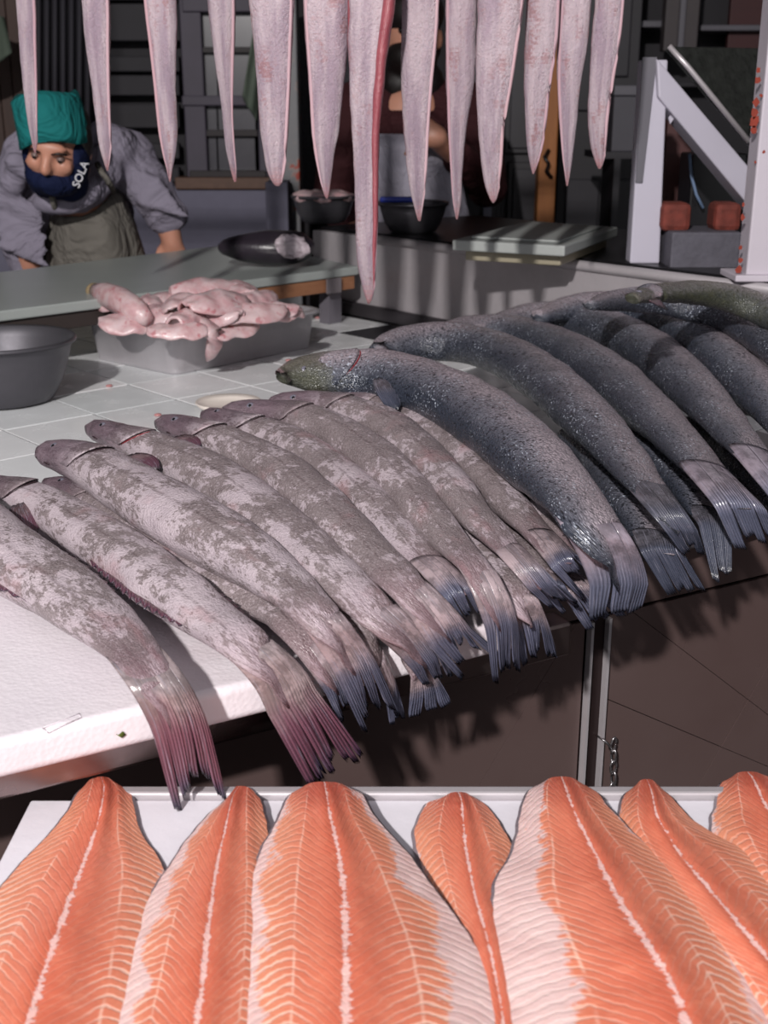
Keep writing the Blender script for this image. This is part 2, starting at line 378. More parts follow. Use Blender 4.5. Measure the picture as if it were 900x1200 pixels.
# ---------------------------------------------------------------- setting (room)
floor_m = plain('floor_concrete', srgb(58, 52, 52), .35, sc=3, var=.3)
wall_m = plain('wall_dark', srgb(44, 40, 46), .8, sc=5, var=.3)
WB = 4.75
def struct(o): o['kind'] = 'structure'; return own(o)
struct(box('floor', (0, 1.2, -.05), (7, 7.6, .1), floor_m))
struct(box('ceiling', (0, 2.9, 3.05), (7, 4.2, .1), wall_m))
struct(box('wall_back', (0, WB+.08, 1.5), (7, .1, 3.0), wall_m))
struct(box('wall_left', (-3.45, 1.9, 1.5), (.1, 6.0, 3.0), wall_m))
struct(box('wall_right', (3.45, 1.9, 1.5), (.1, 6.0, 3.0), wall_m))

# ---------------------------------------------------------------- tiled counter
TZ = .97
nodeA = P(0, 505, TZ); nodeB = P(205, 468, TZ); ta = (nodeB-nodeA).normalized(); tb = Vector((-ta.y, ta.x, 0))
q = P(110, 438, TZ); org = nodeA+ta*((q-nodeA).dot(ta))     # grid node
tile_m = NM('glazed_tile', .12, 0, .5); g = tile_m.geo()
tile_m.col(tile_m.mix(tile_m.rnd(), srgb(222, 226, 228), srgb(236, 236, 238))); tile_m.rough(tile_m.mr(tile_m.noise(g, 20, 4), .3, .7, .10, .3))
tile_m = tile_m.m
grout = plain('grout', srgb(60, 58, 62), .9, spec=.1)
LZ = 1.15
S0 = P(369, 266, LZ); S1 = P(865, 327, LZ)          # top line of the steel backsplash
SD = (S1-S0).normalized(); SN = Vector((-SD.y, SD.x, 0))     # SN points behind it (up right)
if SN.y < 0: SN = -SN
front0 = E0-EN*.03
def edgept(s, back=0.): return E0+ED*s-EN*back
def xline(p, d, q_, e):      # 2-D intersection of two lines
    k = d.x*e.y-d.y*e.x; t = ((q_.x-p.x)*e.y-(q_.y-p.y)*e.x)/k; return p+d*t
cA = edgept(-.75, .062); cB = xline(cA, ED, Vector((S0.x, S0.y, 0))-SN*.015, SD)
cC = S0-SD*.35-SN*.015; cD = cC-ta*1.9
counter = thing('tiled_counter', (0, 1.5, 0), 'long market counter topped with square glossy white tiles, under the fish', 'counter')
poly = [cA, cB, cC, cD]
sE = (E1-E0).length
prism('counter_slab', [cA, edgept(sE, .062), edgept(sE+.03, .20), cB-SD*.17, cC, cD], TZ-.033, TZ-.0012, grout, counter, label='grey grouted slab')
tb_ = .143
base_me = None
def inside(p, poly):
    n = len(poly); sg = None
    for i in range(n):
        a = poly[i]; b = poly[(i+1) % n]; c = (b.x-a.x)*(p.y-a.y)-(b.y-a.y)*(p.x-a.x)
        if sg is None: sg = c > 0
        elif (c > 0) != sg: return False
    return True
bm = bmesh.new(); bm_box(bm, Vector((0, 0, -.004)), (tb_-.0028, tb_-.0028, .008), math.atan2(ta.y, ta.x))
bmesh.ops.bevel(bm, geom=[e for e in bm.edges if abs((e.verts[0].co-e.verts[1].co).z) < 1e-5 and e.verts[0].co.z > -.001], offset=.0005, segments=1, affect='EDGES')
tm = bpy.data.meshes.new('tile'); bm.to_mesh(tm); bm.free(); tm.materials.append(tile_m)
for i in range(-8, 14):
    for j in range(-9, 12):
        c = org+ta*((i+.5)*tb_)+tb*((j+.5)*tb_)
        cs = [c+ta*(sx*.071)+tb*(sy*.071) for sx in (-1, 1) for sy in (-1, 1)]
        if not all(inside(k, poly) for k in cs): continue
        if (c-E0).dot(ED) > sE-.12 and -(c-E0).dot(EN) < .32: continue
        o = bpy.data.objects.new('tile', tm); C.objects.link(o); o.parent = counter
        o.location = c-Vector(counter.location)+Vector((0, 0, TZ-c.z+random.uniform(-.0004, .0004)))
# rim under the foam and cabinet
a, b = edgept(-.75, .035), edgept(1.35, .035)
def bar(name, a, b, z0, z1, th, mat, parent, **k):
    n = EN
    pts = [a, b, b-n*th, a-n*th]; return prism(name, pts, z0, z1, mat, parent, **k)
cabb = thing('steel_cabinet', (edgept(.4, .3).x, edgept(.4, .3).y, 0), 'dark brown steel cabinet with two doors under the hanging fish tails', 'cabinet')
bar('rim', edgept(-.7, .03), edgept(.50, .03), .937, .969, .03, STEELD, cabb, bev=.003)
bar('ledge', edgept(-.7, .085), edgept(.52, .085), .905, .934, .25, brushed('dark_ledge', srgb(96, 84, 82), .35, .6), cabb, bev=.003)
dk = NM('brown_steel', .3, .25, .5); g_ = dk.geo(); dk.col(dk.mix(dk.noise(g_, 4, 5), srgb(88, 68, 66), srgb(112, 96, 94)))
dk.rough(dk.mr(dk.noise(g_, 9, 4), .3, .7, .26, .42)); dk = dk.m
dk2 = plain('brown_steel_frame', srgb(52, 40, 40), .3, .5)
CB = edgept(0, .15)
def CP(px, py): return PP(px, py, CB, EN)
def cco(p): return ((p-CB).dot(ED), p.z)
def cw(s, z, o=0.): return CB+ED*s+UP*(z-CB.z)+EN*o
bar('upper_panel', edgept(.521, .152), edgept(1.15, .152), .903, .965, .04, dk, cabb)
bar('carcass', edgept(-.7, .17), edgept(1.2, .17), .02, .905, .35, dk2, cabb)
sL = cco(CP(682, 800))[0]; sR = cco(CP(708, 800))[0]
def halfclip(poly, a, b):
    A = []; B = []
    f = lambda p: (b[0]-a[0])*(p[1]-a[1])-(b[1]-a[1])*(p[0]-a[0])
    for i in range(len(poly)):
        p = poly[i]; q_ = poly[(i+1) % len(poly)]; fp, fq = f(p), f(q_)
        (A if fp >= 0 else B).append(p)
        if fp*fq < 0:
            t = fp/(fp-fq); x = (p[0]+(q_[0]-p[0])*t, p[1]+(q_[1]-p[1])*t); A.append(x); B.append(x)
    return A, B
def door(s0, s1, lines, lab):  # lines: floor tile reflections, built as joints between sheets
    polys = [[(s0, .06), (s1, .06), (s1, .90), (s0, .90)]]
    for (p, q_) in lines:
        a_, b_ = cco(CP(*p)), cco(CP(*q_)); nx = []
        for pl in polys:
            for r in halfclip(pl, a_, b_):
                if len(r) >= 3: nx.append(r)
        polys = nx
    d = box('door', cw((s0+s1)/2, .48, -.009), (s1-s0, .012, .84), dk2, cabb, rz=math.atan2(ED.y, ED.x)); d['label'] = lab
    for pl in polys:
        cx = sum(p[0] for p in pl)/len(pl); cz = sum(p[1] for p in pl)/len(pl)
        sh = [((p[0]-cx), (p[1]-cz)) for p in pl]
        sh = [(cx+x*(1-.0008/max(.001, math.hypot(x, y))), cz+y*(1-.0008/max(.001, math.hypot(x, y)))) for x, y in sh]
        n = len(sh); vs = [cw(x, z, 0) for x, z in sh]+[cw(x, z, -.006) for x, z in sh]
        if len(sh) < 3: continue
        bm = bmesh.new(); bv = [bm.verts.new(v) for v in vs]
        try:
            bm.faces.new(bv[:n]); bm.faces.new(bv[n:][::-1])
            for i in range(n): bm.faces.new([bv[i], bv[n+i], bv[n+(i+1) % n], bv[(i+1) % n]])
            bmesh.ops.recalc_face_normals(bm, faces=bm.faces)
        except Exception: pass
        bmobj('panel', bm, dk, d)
door(-.4, sL, [((600, 856), (564, 916))], 'left door, floor reflection built as a sheet joint')
door(sR, 1.15, [((735, 712), (900, 838)), ((900, 780), (822, 915)), ((845, 875), (900, 898))], 'right door, floor reflections built as sheet joints')
box('door_post', cw((sL+sR)/2, .48, -.004), (sR-sL-.006, .01, .84), dk2, cabb, rz=math.atan2(ED.y, ED.x))
for s in (sL+.004, sR-.003):
    box('edge_strip', cw(s, .48, .004), (.0035, .008, .84), STEEL, cabb, rz=math.atan2(ED.y, ED.x))
# chain
ch = thing('door_chain', CP(708, 900), 'small steel chain hanging at the seam of the cabinet doors', 'chain')
chm = plain('chain_steel', srgb(170, 165, 168), .25, .9)
for i in range(5):
    c = CP(712-(i > 3)*1, 868+i*13)+EN*.010; L, W = .0085, .004
    ax = ED if i % 2 == 0 else EN
    if i == 0: ax = (ED+UP*.7).normalized()
    pts = [c+UP*(L*math.cos(t))+ax*(W*math.sin(t)) for t in [2*math.pi*k/16 for k in range(16)]]
    tube('link', pts, .0013, chm, ch, 6, closed=True)
tube('staple', [CP(700, 862), CP(700, 862)+EN*.012, CP(706, 868)+EN*.012, CP(708, 873)+EN*.01], .0015, chm, ch, 6)

# foam slab on the counter
foam = thing('foam_slab', edgept(.2, .2)+UP*(TZ-1.0), 'thick white foam slab at the counter front, under the mottled hakes', 'slab')
sE = (E1-E0).length
pts = [edgept(-.7), edgept(.20), edgept(sE-.03, .004), edgept(sE+.01, .33), edgept(.2, .42), edgept(-.7, .42)]
fo = prism('foam_body', pts, TZ, 1.0, FOAM, foam, smooth=True)
bevel(fo, .007, 4); fo.modifiers.new('w', 'WEIGHTED_NORMAL')
c0, c1, c2, c3 = [P(x, y, 1.0004) for x, y in ((50, 853), (93, 836), (95, 841), (52, 858))]
for a_, b_ in ((c0, c1), (c1, c2), (c2, c3), (c3, c0)): tube('pressed_mark', [a_, b_], .0003, FOAM, foam, 6)
hf = PP(139, 861, E0+EN*.001, EN); 
lf = mesh('leaf_scrap', [hf, hf+ED*.003+UP*.002, hf+ED*.005-UP*.001, hf+ED*.002-UP*.003, hf-ED*.002+UP*.001], [[0, 1, 2, 3], [0, 3, 4]], plain('herb', srgb(86, 96, 40), .5))
solid(lf, .0006); own(lf); tag(lf, 'tiny green leaf scrap stuck on the front edge of the white foam slab', 'leaf')
# second support slab, under the salmons
foam2 = prism('salmon_board', [edgept(sE+.03, .10), edgept(1.05, .14), edgept(1.05, .36), edgept(sE+.03, .36)], TZ, 1.0, plain('dark_board', srgb(70, 66, 70), .4), bev=.004)
own(foam2); tag(foam2, 'dark board hidden beneath the row of whole salmon', 'board')

# ---------------------------------------------------------------- steel backsplash
bs = thing('steel_backsplash', ((S0+S1)/2).to_tuple()[:2]+(TZ,), 'brushed stainless steel backsplash running behind the tiled counter and salmon', 'backsplash')
def ss(s, back, z): return S0+SD*s+SN*back+UP*(z-S0.z)
LSL = (S1-S0).length
def sbar(name, s0, s1, b0, b1, z0, z1, mat, parent, bev=0, **k):
    return prism(name, [ss(s0, b0, 0), ss(s1, b0, 0), ss(s1, b1, 0), ss(s0, b1, 0)], z0, z1, mat, parent, bev=bev, **k)
sbar('panel', -.01, LSL+.5, .0, .02, TZ-.05, LZ-.007, STEEL, bs, .003)
sbar('foot_reflection', -.01, LSL+.5, -.012, .0, TZ, 1.0, brushed('dark_reflection', srgb(96, 92, 96), .3, .8), bs, .003)  # dark strip stands in for the reflection low on the steel
o = tube('rolled_edge', [ss(s, -.001, LZ-.010) for s in (.20, .6, .9, LSL+.5)], .009, STEEL, bs, 14)
BLK = plain('black_ledge', srgb(22, 21, 24), .35, sc=12, var=.3)
bt = thing('black_back_counter', ss(.6, .4, 0), 'black topped counter behind the steel backsplash, holding bowls and foam lids', 'counter')
sbar('counter_top', -.01, LSL+.5, .022, .50, LZ-.025, LZ, BLK, bt, .003)
sbar('base', .03, LSL+.45, .06, .46, .02, LZ-.025, wall_m, bt)

# ---------------------------------------------------------------- fish builder
def onfish(px, py, z, m):
    p = P(px, py, z)
    d = (p-E0).dot(EN)
    if d > m:
        q_ = PP(px, py, E0+EN*m, EN)
        return q_
    return p
def frames(A):
    n = len(A); out = []
    up0 = (UP+EN*.45).normalized()
    for i in range(n):
        p = Vector(A[i, :3]); t = Vector(A[min(i+1, n-1), :3])-Vector(A[max(i-1, 0), :3]); t.normalize()
        u = (up0-t*up0.dot(t)); u.normalize(); s = t.cross(u); s.normalize()
        if s.dot(Vector((.5, 1, 0))) < 0: s = -s       # +s = towards the right / back of the picture
        out.append((p, t, u, s, A[i, 3]))
    return out
def flat(U): return float(np.interp(U, [0, .70, .86, .93, 1.0], [1, 1, .66, .36, .08]))
def fish(kind, ctrl, z, m, tail, label, tailred=False, kb=None, head=True, n=64, strands=6, fork=.3, fins=(), group=None, seed=0, darkfin=False, gill=False, roll=0., pect=None, olive=0., zend=None):
    rnd = random.Random(seed); hake = kind == 'hake'
    kb = kb or (.74 if hake else .62)
    C4 = []
    for ic, (px, py, w_) in enumerate(ctrl):
        p = onfish(px, py, z if zend is None else lerp(z, zend, ic/(len(ctrl)-1)), m); C4.append((p.x, p.y, p.z, pxs(w_, p)/2*(1.12 if hake else 1.18)))
    A, L = catmull(C4, n)
    if tail: A[:, 3] *= np.interp(np.linspace(0, 1, n), [0, .94, .97, 1], [1, 1, .9, .5])
    fr = frames(A)
    mid = fr[n//2][0]
    t_ = thing(kind, (mid.x, mid.y, 1.0 if (mid-E0).dot(EN) < 0 else mid.z), label, 'fish', group)
    M = 28; vs = []; uv = []; uv2 = []
    for i, (p, t, u, s, a) in enumerate(fr):
        U = i/(n-1); b = a*kb*flat(U)
        for j in range(M):
            f = 2*math.pi*j/M
            c, sn = math.cos(f), math.sin(f)
            x = a*math.copysign(abs(c)**.92, c); y = b*math.copysign(abs(sn)**(.95), sn)
            q_ = p+s*x+u*y
            d = noise.noise(q_*22+Vector((seed*3.1, 0, 0)))*.0016+noise.noise(q_*60+Vector((0, seed, 0)))*.0006
            q_ += (s*c+u*sn)*d*min(1, a/.012)
            vs.append(q_)
    faces = []; luv = []; luv2 = []
    per = 5.2*max(f_[4] for f_ in fr)
    for i in range(n-1):
        for j in range(M):
            j2 = j+1
            faces.append([i*M+j, (i+1)*M+j, (i+1)*M+j2 % M, i*M+j2 % M])
            for (ii, jj) in ((i, j), (i+1, j), (i+1, j2), (i, j2)):
                luv.append((ii/(n-1)*L, jj/M*per)); luv2.append((ii/(n-1), jj/M))
    for ring, i in ((0, 0), (n-1, n-1)):
        f = [i*M+j for j in range(M)]; faces.append(f if i == 0 else f[::-1])
        luv += [(i/(n-1)*L, j/M*per) for j in range(M)]; luv2 += [(i/(n-1), j/M) for j in range(M)]
    # orientation
    o = mesh('body', vs, faces, HAKE if hake else SALM, t_, True, luv, luv2)
    bm = bmesh.new(); bm.from_mesh(o.data); bmesh.ops.recalc_face_normals(bm, faces=bm.faces); bm.to_mesh(o.data); bm.free()
    if not hake: o['olive'] = float(olive)
    def surf(U, f, off=0.):
        x = U*(n-1); i = min(n-2, max(0, int(x))); k = x-i
        p = fr[i][0].lerp(fr[i+1][0], k); a = lerp(fr[i][4], fr[i+1][4], k); t, u, s = fr[i][1:4]
        b = a*kb*flat(U)
        return p+s*((a+off)*math.cos(f))+u*((b+off)*math.sin(f)), t, u, s
    # tail fin from strands
    if tail:
        ax_, ay_, bx_, by_ = tail
        tA = onfish(ax_, ay_, z, m*.6+.004); tB = onfish(bx_, by_, z, m*.6+.004)
        US = .90; ra = surf(US, math.pi, -.0005)[0]; rb = surf(US, 0, -.0005)[0]; uu = fr[-1][2]; pc = fr[-1][0]
        if (tA-tB).dot(fr[-1][3]) > 0: tA, tB = tB, tA
        V = []; Fc = []; W = []
        nc, nr = 11, 16
        ge = min(.6, (fr[-1][0]-surf(US, math.pi/2)[0]).length/max(.01, ((tA+tB)/2-(ra+rb)/2).length))
        cen = lambda g_: surf(min(1, US+(1-US)*g_/ge), math.pi/2, 0)[0]-surf(min(1, US+(1-US)*g_/ge), math.pi*1.5, 0)[0]
        bounds = sorted([0, 1]+[k/strands+rnd.uniform(-.04, .04) for k in range(1, strands)])
        gap = .20 if hake else .07
        for k in range(strands):
            v0, v1 = bounds[k], bounds[k+1]; vm = (v0+v1)/2
            fk = 1-fork*(1-abs(2*vm-1)**1.2)+rnd.uniform(-.05, .03)
            lift = (rnd.uniform(-.001, .0015)+(.001 if k % 2 else -.001)); base = len(V)
            skew = rnd.uniform(-.06, .06)
            for r in range(nr+1):
                g_ = r/nr; op = max(0, (g_-.45)/.55)
                for c in range(nc):
                    h = c/(nc-1); v = lerp(v0, v1, h)
                    v = vm+(v-vm)*(1-gap*op**1.2-.35*max(0, op-.75)**1.3*2)
                    R = ra.lerp(rb, v); T = tA.lerp(tB, v)
                    ln = fk+skew*(h-.5)*op+(.022*math.sin(c*2.9+k)*(g_ > .93))
                    ge_ = g_*(1-(1-ln)*op**.7) if ln < 1 else g_*ln
                    cp = (surf(min(1, US+(1-US)*ge_/ge), 0)[0]+surf(min(1, US+(1-US)*ge_/ge), math.pi)[0])/2 if ge_ < ge else fr[-1][0].lerp((tA+tB)/2, (ge_-ge)/(1-ge))
                    q_ = cp+((rb-ra).lerp(tB-tA, ge_**1.1))*(v-.5)
                    vv = max(0, 1-(2*v-1)**2)
                    th_ = cen(g_).length/2 if g_ < ge else 0
                    q_ = q_+uu*((th_+.0009)*vv**.5*(1-max(0, g_-ge*.8)*0)+lift*op+.0005*(c % 2)*min(1, max(0, g_-.25)*2)+.0035*math.sin(math.pi*min(1, g_*1.1))*vv)
                    V.append(q_); W.append((g_, v*.5+k*.13))
            for r in range(nr):
                for c in range(nc-1):
                    a_ = base+r*nc+c; Fc.append([a_, a_+1, a_+nc+1, a_+nc])
        fm = (HFINR if tailred else HFIN) if hake else (SFIND if darkfin else SFIN)
        uvm = [(w_[0]*.06, w_[1]*.05) for w_ in W]
        tf = mesh('tail_fin', V, Fc, fm, t_, True, uvm, W); solid(tf, .0011, 0)
    # ribbon fins: (u0, u1, side +1/-1, height)
    for (u0, u1, sd, h, nm) in fins:
        V = []; Fc = []; W = []; K = max(10, int((u1-u0)*90)); f = 0 if sd > 0 else math.pi
        for i in range(K+1):
            g_ = i/K; U = lerp(u0, u1, g_); p, t, u, s = surf(U, f+.15*sd, -.002)
            hh = h*math.sin(math.pi*min(1, .12+g_*.85))**.6*(1 if i % 2 else .55)*(1.15-.3*g_)
            for r in range(4):
                k = r/3; q_ = p+s*sd*hh*k*.62+t*hh*k*1.0-u*hh*k*.25
                V.append(q_); W.append((k, i*.033))
        for i in range(K):
            for r in range(3): a_ = i*4+r; Fc.append([a_, a_+1, a_+5, a_+4])
        ff = mesh(nm, V, Fc, FRINGE, t_, True, [(x*.03, y) for x, y in W], W); solid(ff, .0008, 0)
    if head:
        # gill cover: a raised shell on the upturned side
        V = []; Fc = []; W = []; g0, g1 = (.085, .175) if hake else (.07, .135); nr, nc = 8, 12
        for r in range(nr+1):
            for c in range(nc+1):
                f = math.pi*(.10+.80*c/nc); k = r/nr
                U = lerp(g0, g1-(.030*(2*c/nc-1)**2), k)
                V.append(surf(U, f, -.0008+.0030*k)[0]); W.append((U, f/6.283))
        for r in range(nr):
            for c in range(nc): a_ = r*(nc+1)+c; Fc.append([a_, a_+1, a_+nc+2, a_+nc+1])
        gc = mesh('gill_cover', V, Fc, HAKE if hake else SALM, t_, True, [(w_[0]*L, w_[1]*per) for w_ in W], W); solid(gc, .0012, 0)
        rim = [surf(g1-(.030*(2*c/nc-1)**2)+.003, math.pi*(.12+.76*c/nc), -.0002)[0] for c in range(nc+1)]
        tube('gill_slit', rim, .0010, GILLRED if gill else DARKMOUTH, t_, 6)
        ep, t, u, s = surf(.055 if hake else .04, math.pi*.62, -.0012)
        r_ = .0052 if hake else .005
        nrm = (u*.8-s*.5).normalized()
        e = mesh('eye', *sphere(ep, r_, nrm, .5), EYE, t_); mesh('pupil', *sphere(ep+nrm*r_*.30, r_*.5, nrm, .5), PUP, e)
        mo = [surf(U, math.pi*1.0-.15+U*2, .0004)[0] for U in (.004, .015, .03, .045, .06)]
        tube('mouth', mo, .0011, DARKMOUTH, t_, 6)
        if pect:
            U0, sd, ln = pect; V = []; Fc = []; W = []
            p, t, u, s = surf(U0, math.pi*(.5-.38*sd), .0012)
            for r in range(8):
                k = r/7
                for c in range(9):
                    h = c/8-.5; wd = .012+.020*math.sin(math.pi*min(1, k*.8+.1))
                    q_ = p+t*(ln*k*(1-.25*abs(h)))+s*(sd*ln*.30*k+h*wd)+u*(.002-.30*ln*k*k+.0006*math.sin(c*2.5))
                    V.append(q_); W.append((k, h*.5))
            for r in range(7):
                for c in range(8): a_ = r*9+c; Fc.append([a_, a_+1, a_+10, a_+9])
            pf = mesh('pectoral_fin', V, Fc, FRINGE if hake else SFIND, t_, True, [(x*.04, y*.04) for x, y in W], W); solid(pf, .0009, 0)
    return t_
def sphere(c, r, nrm=None, sq=1., su=14, sv=9):
    nrm = nrm or UP; a = nrm.orthogonal().normalized(); b = nrm.cross(a); V = []; Fc = []
    for i in range(sv+1):
        th = math.pi*i/sv
        for j in range(su):
            ph = 2*math.pi*j/su; V.append(Vector(c)+(a*math.cos(ph)+b*math.sin(ph))*r*math.sin(th)+nrm*r*sq*math.cos(th))
    for i in range(sv):
        for j in range(su): Fc.append([i*su+j, (i+1)*su+j, (i+1)*su+(j+1) % su, i*su+(j+1) % su])
    return V, Fc

# ---------------------------------------------------------------- hakes
HK = 'hakes laid in a row on the white foam slab'
def hake(ctrl, z, m, tail, label, **k): return fish('hake', ctrl, z, m, tail, label, group=HK, **k)
LO, HI = 1.030, 1.052
hake([(-205, 480, 14), (-170, 505, 40), (-110, 550, 62), (-50, 600, 76), (0, 645, 80), (50, 678, 80), (100, 712, 76), (145, 752, 62), (180, 794, 46), (202, 830, 40), (214, 862, 40)], LO+.006, .032, (207, 962, 270, 952),
     'nearest whole grey hake at the far left, wine red tail over the foam edge', tailred=True, strands=5, fork=.25, seed=1,
     fins=((.50, .76, -1, .016, 'anal_fin'), (.60, .80, 1, .016, 'dorsal_fin')))
hake([(-28, 560, 14), (0, 572, 34), (45, 588, 48), (100, 622, 60), (150, 655, 66), (200, 692, 68), (250, 728, 62), (292, 760, 54), (325, 792, 44), (342, 822, 42)], LO+.006, .022, (365, 930, 430, 888),
     'second whole hake from the left, wide spread tail fan reaching the orange fillets', tailred=True, strands=8, fork=.10, seed=2,
     fins=((.50, .80, -1, .014, 'anal_fin'), (.62, .86, 1, .012, 'dorsal_fin')), pect=(.22, -1, .05))
hake([(52, 566, 12), (75, 570, 24), (110, 590, 34), (160, 625, 46), (215, 662, 50), (270, 690, 52), (320, 712, 50), (352, 742, 44), (380, 778, 38), (398, 808, 34)], LO-.004, .014, (400, 850, 425, 838),
     'dark hake mostly buried between the two leftmost whole hakes and the third', strands=4, fork=.2, seed=3, fins=((.5, .8, 1, .016, 'dorsal_fin'), (.62, .7, -1, .014, 'anal_fin')))
hake([(43, 530, 14), (52, 530, 30), (75, 534, 42), (110, 546, 56), (150, 570, 68), (200, 600, 76), (250, 628, 78), (300, 660, 70), (345, 694, 58), (378, 728, 46), (402, 760, 38), (418, 785, 38)], HI+.004, .034, (424, 858, 472, 838),
     'large pale scraped hake with its dark blunt snout and white eye on the tiles', strands=7, fork=.18, seed=4, pect=(.19, 1, .035))
hake([(330, 640, 30), (360, 672, 40), (392, 702, 44), (420, 738, 40), (444, 776, 34), (455, 800, 32)], LO-.002, .016, (455, 852, 475, 840),
     'half hidden lower hake showing only its back, right beside the large pale hake tail', strands=3, fork=.1, seed=5, head=False)
hake([(101, 504, 12), (110, 503, 24), (140, 512, 36), (190, 532, 50), (240, 556, 62), (290, 590, 66), (345, 634, 64), (400, 682, 58), (445, 722, 50), (480, 754, 42), (500, 776, 34)], HI+.002, .034, (500, 806, 530, 792),
     'brown hake just right of the large pale one, with a red spot by its gill', strands=4, fork=.1, seed=6, pect=(.20, 1, .03), gill=True)
hake([(440, 690, 26), (462, 730, 34), (482, 765, 32), (492, 790, 34)], LO-.004, .014, (478, 842, 536, 828),
     'lowest hanging hake tail split into three blue lobes above the dark door', strands=3, fork=.05, seed=7, head=False)
hake([(183, 498, 12), (192, 497, 24), (225, 504, 36), (275, 525, 48), (325, 552, 58), (366, 586, 60), (405, 622, 58), (445, 660, 54), (480, 692, 46), (508, 722, 38), (528, 748, 34)], HI+.006, .040, (545, 806, 592, 770),
     'strongly white blotched hake in the row with a forked blue tail', strands=6, fork=.38, seed=8)
hake([(236, 487, 12), (248, 488, 24), (285, 500, 36), (330, 516, 46), (377, 545, 52), (418, 580, 54), (455, 616, 52), (490, 650, 46), (520, 676, 38), (540, 698, 32)], HI, .030, (548, 742, 574, 724),
     'brown hake between the white blotched one and the paler ones, short glossy tail', strands=5, fork=.15, seed=9)
hake([(262, 482, 12), (276, 481, 24), (315, 484, 34), (356, 492, 44), (402, 512, 52), (443, 542, 56), (476, 576, 54), (506, 611, 48), (535, 643, 42), (560, 670, 36), (577, 704, 32), (588, 736, 32)], HI+.008, .040, (576, 800, 612, 788),
     'slender pale hake with a long square ended blue tail above the left door', strands=5, fork=.06, seed=10)
hake([(510, 570, 30), (545, 618, 42), (576, 656, 46), (604, 698, 42), (620, 730, 40)], LO+.004, .022, (612, 782, 652, 768),
     'lower hake with a broad comb shaped tail between two taller hakes', strands=5, fork=.1, seed=11, head=False)
hake([(316, 475, 12), (330, 472, 24), (365, 474, 34), (405, 482, 44), (453, 502, 52), (489, 530, 54), (520, 562, 50), (550, 598, 44), (582, 630, 38), (612, 661, 32), (636, 688, 26)], HI+.010, .044, (652, 718, 684, 712),
     'pinkish pale hake whose narrow tail crosses over darker tails', strands=4, fork=.2, seed=12)
hake([(352, 474, 12), (372, 470, 24), (420, 474, 34), (465, 484, 42), (504, 505, 46), (540, 530, 48), (576, 565, 46), (606, 600, 42), (637, 632, 36), (662, 660, 30)], HI+.004, .036, (686, 706, 712, 684),
     'mottled hake second from the first big salmon with a folded glossy tail', strands=4, fork=.3, seed=13)
hake([(560, 590, 28), (590, 625, 36), (620, 656, 36), (648, 690, 32)], LO, .018, (660, 724, 684, 716),
     'lower hake with narrow steel blue tail near the middle of the counter front', strands=3, fork=.15, seed=14, head=False)
hake([(480, 500, 16), (520, 515, 30), (560, 540, 36), (596, 570, 40), (632, 598, 40), (668, 626, 36), (695, 654, 26)], HI-.004, .030, (722, 692, 736, 682),
     'brown thin hake tucked under the belly of the first big salmon', strands=3, fork=.1, seed=15, head=False)
hake([(590, 600, 26), (625, 635, 34), (655, 668, 36), (680, 694, 36)], LO-.006, .012, (688, 742, 735, 722),
     'lower hake with a pale blue fan tail directly left of the salmon tail', strands=4, fork=.1, seed=16, head=False)

# ---------------------------------------------------------------- salmon
SK = 'whole salmon laid in a row on the counter'
def salm(ctrl, z, m, tail, label, **k): return fish('salmon', ctrl, z, m, tail, label, group=SK, **k)
salm([(332, 444, 16), (342, 440, 34), (368, 438, 50), (404, 438, 62), (462, 443, 76), (526, 466, 84), (580, 500, 88), (626, 540, 84), (664, 580, 76), (694, 618, 66), (714, 652, 56), (726, 684, 54)], 1.085, .040, (690, 728, 754, 716),
     'nearest whole salmon with its full dark head and red gill edge on the tiles', strands=3, fork=.06, seed=21, gill=True, olive=1., pect=(.24, -1, .07))
salm([(440, 412, 16), (460, 405, 34), (500, 400, 48), (545, 402, 56), (595, 418, 62), (640, 446, 66), (678, 480, 66), (716, 520, 60), (748, 560, 52), (778, 596, 40), (798, 622, 34)], 1.080, .034, (806, 660, 828, 650),
     'second whole salmon, speckled dark grey with a narrow folded tail', strands=3, fork=.15, seed=22, head=False, darkfin=True)
salm([(670, 510, 30), (702, 536, 44), (732, 580, 54), (758, 618, 50), (776, 648, 46)], 1.040, .024, (788, 708, 832, 700),
     'lower salmon wedged between the first and second whole salmon, dark ragged tail', strands=4, fork=.1, seed=23, head=False, darkfin=True)
salm([(500, 398, 16), (530, 392, 34), (570, 388, 46), (620, 394, 54), (672, 416, 62), (712, 440, 64), (748, 470, 62), (786, 508, 58), (820, 545, 54), (848, 574, 50), (868, 596, 50)], 1.080, .034, (860, 640, 915, 638),
     'third whole salmon with a pink streaked tail root and wide pale tail', strands=4, fork=.04, seed=24, head=False)
salm([(720, 498, 26), (762, 528, 46), (794, 556, 54), (820, 586, 50), (838, 618, 42)], 1.040, .022, (836, 680, 858, 674),
     'lower salmon hanging between the second and third, glossy scaled back', strands=3, fork=.05, seed=25, head=False, darkfin=True)
salm([(560, 388, 16), (600, 378, 34), (650, 374, 48), (705, 384, 60), (755, 408, 66), (795, 440, 64), (830, 475, 58), (862, 512, 52), (895, 548, 46), (930, 590, 40)], 1.085, .034, (940, 660, 975, 650),
     'fourth whole salmon with a bluish flank and small dark dorsal spur', strands=3, fork=.1, seed=26, head=False, fins=((.12, .17, 1, .02, 'pelvic_fin'),))
salm([(805, 498, 30), (850, 520, 44), (878, 548, 46), (905, 580, 40), (930, 610, 34)], 1.045, .022, (940, 660, 970, 650),
     'lower salmon showing beneath the fourth whole salmon at the picture edge', strands=3, fork=.1, seed=27, head=False, darkfin=True)
